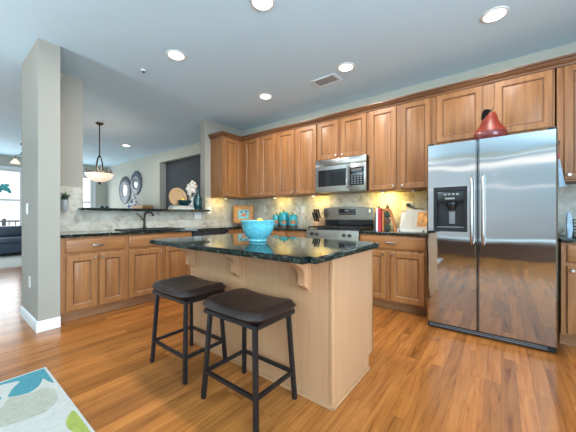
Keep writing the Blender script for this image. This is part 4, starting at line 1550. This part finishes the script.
E0 = 19.0
downlight(-1.49, 1.60, 'recessed ceiling light above the middle of the island, at the top photo edge', E0)
downlight(-2.71, 1.58, 'recessed ceiling light farthest left, near the stub wall', E0)
downlight(-2.65, 2.905, 'small recessed ceiling light above the kitchen corner', 16)
downlight(-1.40, 2.89, 'recessed ceiling light beside the air vent', 14)
downlight(-0.045, 2.895, 'recessed ceiling light above the front of the refrigerator', 8)
downlight(-0.20, 1.60, 'recessed ceiling light out of view above the camera side floor', E0)
downlight(-7.2, 2.90, 'recessed ceiling light in the dining room beyond the pass-through', 10)

t = thing('air_vent', (-1.74, 3.03, CEIL - 0.01), 'white ceiling air vent with slats', 'vent')
b = B()
b.grid([-1.91, -1.88, -1.60, -1.57], [2.93, 2.955, 3.115, 3.14], {(1, 1)}, 0, 1)
for v in b.bm.verts:
    x, d, z = v.co
    v.co = (x, z, CEIL - 0.0005 - 0.008 * d)
b.build('frame', M_VENT, t)
for i in range(9):
    x = -1.865 + i * 0.031
    b = B()
    b.prism([(x, CEIL - 0.001), (x + 0.003, CEIL - 0.001), (x + 0.019, CEIL - 0.007), (x + 0.016, CEIL - 0.007)], 2.956, 3.114, 0)
    b.build('slat', M_VENT, t)
B().box((-1.88, 2.955, CEIL - 0.0009), (-1.60, 3.115, CEIL - 0.0003)).build('duct_opening', M_DUCT, t)
t = thing('smoke_sensor', (-3.29, 1.51, CEIL - 0.02), 'small white ceiling sensor near the stub wall', 'sensor')
B().lathe([(0.03, 0.0195), (0.03, 0.01), (0.018, 0.0), (0, 0)], (-3.29, 1.51, CEIL - 0.02), 18).build('sensor_body', M_WHITE, t, 40)
B().lathe([(0.02, 0.0), (0.008, -0.014), (0, -0.016)], (-3.29, 1.51, CEIL - 0.0205), 12).build('sprinkler_tip', M_SLOT, t, 40)

# ------------------------------------------------------------------ pendant in the dining room
px_, py_ = -5.84, 1.895
t = thing('pendant_lamp', (px_, py_, CEIL), 'bronze pendant with a glowing alabaster bowl, seen through the pass-through', 'lamp')
B().lathe([(0.065, -0.001), (0.065, -0.012), (0.045, -0.03), (0.015, -0.045), (0, -0.045)], (px_, py_, CEIL), 24).build('canopy', M_BRONZE, t, 40)
B().tube([(px_, py_, CEIL - 0.04), (px_, py_, 2.19)], 0.010, 8).build('rod', M_BRONZE, t)
b = B()
for k in range(4):
    a = k * PI / 2 + 0.4
    pts = []
    for (r_, z_) in ((0.012, 2.22), (0.035, 2.18), (0.058, 2.10), (0.06, 2.04), (0.045, 1.97), (0.02, 1.94), (0.08, 1.93), (0.19, 1.925), (0.245, 1.905), (0.262, 1.93), (0.245, 1.955)):
        pts.append((px_ + r_ * math.cos(a), py_ + r_ * math.sin(a), z_))
    b.tube(pts, 0.009, 6)
b.lathe([(0.02, 2.23), (0.028, 2.215), (0.02, 2.20), (0, 2.2)], (px_, py_, 0), 12)
b.build('scroll_arms', M_BRONZE, t, 60)
B().lathe([(0.226, 1.898), (0.214, 1.868), (0.185, 1.82), (0.12, 1.775), (0.05, 1.75), (0, 1.748), (0.05, 1.757), (0.118, 1.783), (0.178, 1.828), (0.206, 1.872), (0.216, 1.898)], (px_, py_, 0), 40).build('lamp_shade', M_ALAB, t, 60)
B().lathe([(0.022, 1.747), (0.028, 1.735), (0.016, 1.72), (0.010, 1.70), (0, 1.695)], (px_, py_, 0), 12).build('finial', M_BRONZE, t, 60)
l = bpy.data.lights.new('pendant_bulb', 'POINT')
for o_ in t.children:
    if o_.name.split('.')[0] in ('scroll_arms', 'lamp_shade', 'finial'):
        o_.location.z -= 0.03
l.energy = 5
l.color = (1.0, 0.82, 0.62)
l.shadow_soft_size = 0.08
o = bpy.data.objects.new('pendant_bulb', l)
COL.objects.link(o)
o.parent = t
o.location = (0, 0, 1.90 - CEIL + 0.06)

# light fixture in the far living room
t = thing('ceiling_lamp', (-9.0, 1.36, CEIL), 'dark ceiling lamp with glowing tulip shades above the sofa', 'lamp')
B().lathe([(0.07, -0.001), (0.07, -0.03), (0.02, -0.05), (0.02, -0.19), (0.06, -0.21), (0.06, -0.28), (0, -0.30)], (-9.0, 1.36, CEIL), 18).build('stem', M_BRONZE, t, 40)
for k in range(3):
    a = R(-95 + 120 * k)
    cx_, cy_ = -9.0 + 0.15 * math.cos(a), 1.36 + 0.15 * math.sin(a)
    b = B()
    b.lathe([(0.02, 0.10), (0.04, 0.07), (0.085, 0.0), (0.09, -0.015), (0.08, -0.012), (0.035, 0.06), (0, 0.085)], (cx_, cy_, 2.33), 16)
    b.build('lamp_shade', M_ALAB, t, 60)
    B().tube([(-9.0 + 0.04 * math.cos(a), 1.36 + 0.04 * math.sin(a), 2.55), (cx_, cy_, 2.50), (cx_, cy_, 2.43)], 0.008, 6).build('arm', M_BRONZE, t)

# ------------------------------------------------------------------ beyond the pass-through
def medallion(x, z, r_, scal, lab):
    t_ = thing('wall_mirror', (x, YB - 0.002, z), lab, 'mirror', 'round mirrors on the far wall')
    b_ = B()
    n = 48
    rings = []
    for (k, dd) in ((1.0, 0.002), (1.0, 0.02), (0.9, 0.045), (0.72, 0.03), (0.62, 0.045), (0.45, 0.03), (0.40, 0.018)):
        ring = []
        for i in range(n):
            a = 2 * PI * i / n
            rr = r_ * k * (1 + (scal * abs(math.sin(6 * a)) if k > 0.85 else 0))
            ring.append(b_.v((x + rr * math.cos(a), YB - 0.001 - dd, z + rr * math.sin(a))))
        rings.append(ring)
    for a_, c_ in zip(rings, rings[1:]):
        for i in range(n):
            b_.face([a_[i], a_[(i + 1) % n], c_[(i + 1) % n], c_[i]])
    b_.face(rings[0])
    b_.face(rings[-1])
    b_.build('frame', M_PEWTER, t_, 50)
    B().lathe([(r_ * 0.41, -0.019), (r_ * 0.36, -0.024), (0, -0.026)], (x, YB - 0.001, z), 32, 0, 'y').build('mirror_glass', M_MIRROR, t_, 50)


medallion(-9.6, 1.91, 0.44, 0.0, 'plain round pewter framed wall mirror, lower left of the pair')
medallion(-8.80, 2.08, 0.345, 0.09, 'scalloped round pewter framed wall mirror, upper right of the pair')
t = thing('sideboard', (-8.7, 3.55, 0), 'dark wooden sideboard against the wall below the round mirrors', 'sideboard')
B().box((-9.2, 3.36, 0.12), (-7.48, YB - 0.002, 0.93)).build('cabinet_body', M_DWOOD, t)
B().box((-9.23, 3.33, 0.931), (-7.45, YB - 0.002, 0.96), 0, 0.005).build('top', M_DWOOD, t)
for x in (-9.16, -7.52):
    for y in (3.40, 3.78):
        B().box((x - 0.03, y - 0.03, 0.015), (x + 0.03, y + 0.03, 0.12)).build('leg', M_DWOOD, t)
for i in range(3):
    dr = panel_door('door', frame_N(3.36), -9.17 + i * 0.56, -8.64 + i * 0.56, 0.15, 0.90, t, M_DWOOD)
    knob(frame_N(3.36), -8.70 + i * 0.56, 0.6, dr)
t = thing('patterned_jar', (-8.385, 3.58, 0.961), 'white and grey patterned jar below the scalloped mirror', 'jar')
m, nt, bs = new_mat('blue_white_pattern')
nt.links.new(ramp(nt, noise(nt, coords(nt), 16, 1), [(0.46, (0.8, 0.82, 0.84)), (0.52, (0.12, 0.16, 0.24))]), bs.inputs['Base Color'])
jx_ = -8.385
B().lathe([(0.10, 0), (0.11, 0.02), (0.18, 0.22), (0.18, 0.40), (0.11, 0.53), (0.085, 0.56), (0, 0.56)], (jx_, 3.58, 0.961), 24).build('jar_body', m, t, 50)
B().lathe([(0.10, 0.561), (0.10, 0.58), (0.065, 0.65), (0.02, 0.68), (0.03, 0.71), (0, 0.74)], (jx_, 3.58, 0.961), 20).build('lid', m, t, 50)
t = thing('wooden_box', (-7.8, 3.55, 0.961), 'tan wooden box below and right of the scalloped mirror', 'box')
B().box((-8.10, 3.42, 0.961), (-7.50, 3.70, 1.31), 0, 0.006).build('box_body', M_ORANGE, t)
B().box((-8.11, 3.41, 1.3105), (-7.49, 3.71, 1.37), 0, 0.006).build('lid', M_WICKER, t)

t = thing('sofa', (-10.6, 1.0, 0.014), 'dark navy leather sofa in front of the living room window', 'sofa')
B().box((-11.05, -0.35, 0.09), (-10.25, 1.85, 0.36), 0, 0.03).build('base', M_SOFA, t)
for y in (0.1, 0.75, 1.40):
    B().box((-10.85, y - 0.315, 0.361), (-10.22, y + 0.315, 0.50), 0, 0.045, 3).build('seat_cushion', M_SOFA, t)
    B().box((-11.0, y - 0.315, 0.50), (-10.78, y + 0.315, 0.80), 0, 0.06, 3).build('back_cushion', M_SOFA, t)
for y in (-0.42, 1.92):
    B().box((-11.05, y - 0.11, 0.09), (-10.2, y + 0.11, 0.66), 0, 0.06, 3).build('armrest', M_SOFA, t)
b = B()
for x in (-10.98, -10.32):
    for y in (-0.4, 1.9):
        B().box((x - 0.03, y - 0.03, 0.0145), (x + 0.03, y + 0.03, 0.09)).build('leg', M_DWOOD, t)

t = thing('hanging_ornament', (-11.1, 1.15, 1.85), 'teal leaf shaped glass ornament hanging in the living room window', 'ornament')
b = B()
for i in range(22):
    a = random.uniform(0, 2 * PI)
    cy_ = 1.16 + random.uniform(-0.2, 0.2)
    cz_ = 1.86 + random.uniform(-0.10, 0.10)
    w_, h_ = random.uniform(0.05, 0.09), random.uniform(0.03, 0.045)
    pts = []
    for k in range(10):
        q = 2 * PI * k / 10
        u_, v_ = w_ * math.cos(q), h_ * math.sin(q)
        pts.append((cy_ + u_ * math.cos(a) - v_ * math.sin(a), cz_ + u_ * math.sin(a) + v_ * math.cos(a)))
    b.prism(pts, -11.13 + 0.006 * i * 0.8, -11.13 + 0.006 * i * 0.8 + 0.004, 0, 'dz')
b.build('glass_leaves', plain('aqua_glass', (0.03, 0.36, 0.36), 0.3, 0, 0.3, 12), t)
B().tube([(-11.08, 1.14, 1.87), (-11.08, 1.14, 2.44)], 0.003, 5).build('cord', M_BLACK, t)
B().tube([(-11.15, 1.14, 1.85), (-11.02, 1.14, 1.85)], 0.004, 5).build('wire', M_BLACK, t)

# low bench added out of view as a dark band for the refrigerator reflection
t = thing('window_bench', (-0.2, -2.95, 0), 'low dark walnut bench added unseen behind the camera for the refrigerator to reflect', 'bench')
B().box((-1.9, -3.15, 0.36), (1.5, -2.72, 0.41), 0, 0.006).build('seat', M_DWOOD, t)
B().box((-1.85, -3.12, 0.001), (1.45, -2.78, 0.36)).build('base', M_DWOOD, t)


def torchiere(x, y, lab, e):  # uplight added out of view to brighten the ceiling
    t_ = thing('added_uplight', (x, y, 0), lab, 'lamp', 'added uplights')
    B().lathe([(0.14, 0.001), (0.14, 0.02), (0.03, 0.04), (0.012, 0.06), (0.012, 1.62), (0, 1.62)], (x, y, 0), 24).build('base', M_BLACKM, t_, 40)
    B().lathe([(0.03, 1.61), (0.10, 1.66), (0.18, 1.76), (0.185, 1.77), (0.175, 1.77), (0.09, 1.675), (0, 1.63)], (x, y, 0), 28).build('lamp_shade', M_BLACKM, t_, 50)
    l_ = bpy.data.lights.new('uplight_lamp', 'AREA')
    l_.shape = 'DISK'
    l_.size = 0.30
    l_.energy = e
    l_.color = (0.87, 0.95, 1.0)
    o_ = bpy.data.objects.new('uplight_lamp', l_)
    COL.objects.link(o_)
    o_.parent = t_
    o_.location = (0, 0, 1.768)
    o_.rotation_euler = (PI, 0, 0)


torchiere(-3.1, -2.0, 'black torchiere added unseen behind the camera near the living room to brighten the ceiling', 135)
torchiere(1.85, -0.3, 'black torchiere added unseen behind the camera near the right window to brighten the ceiling', 95)
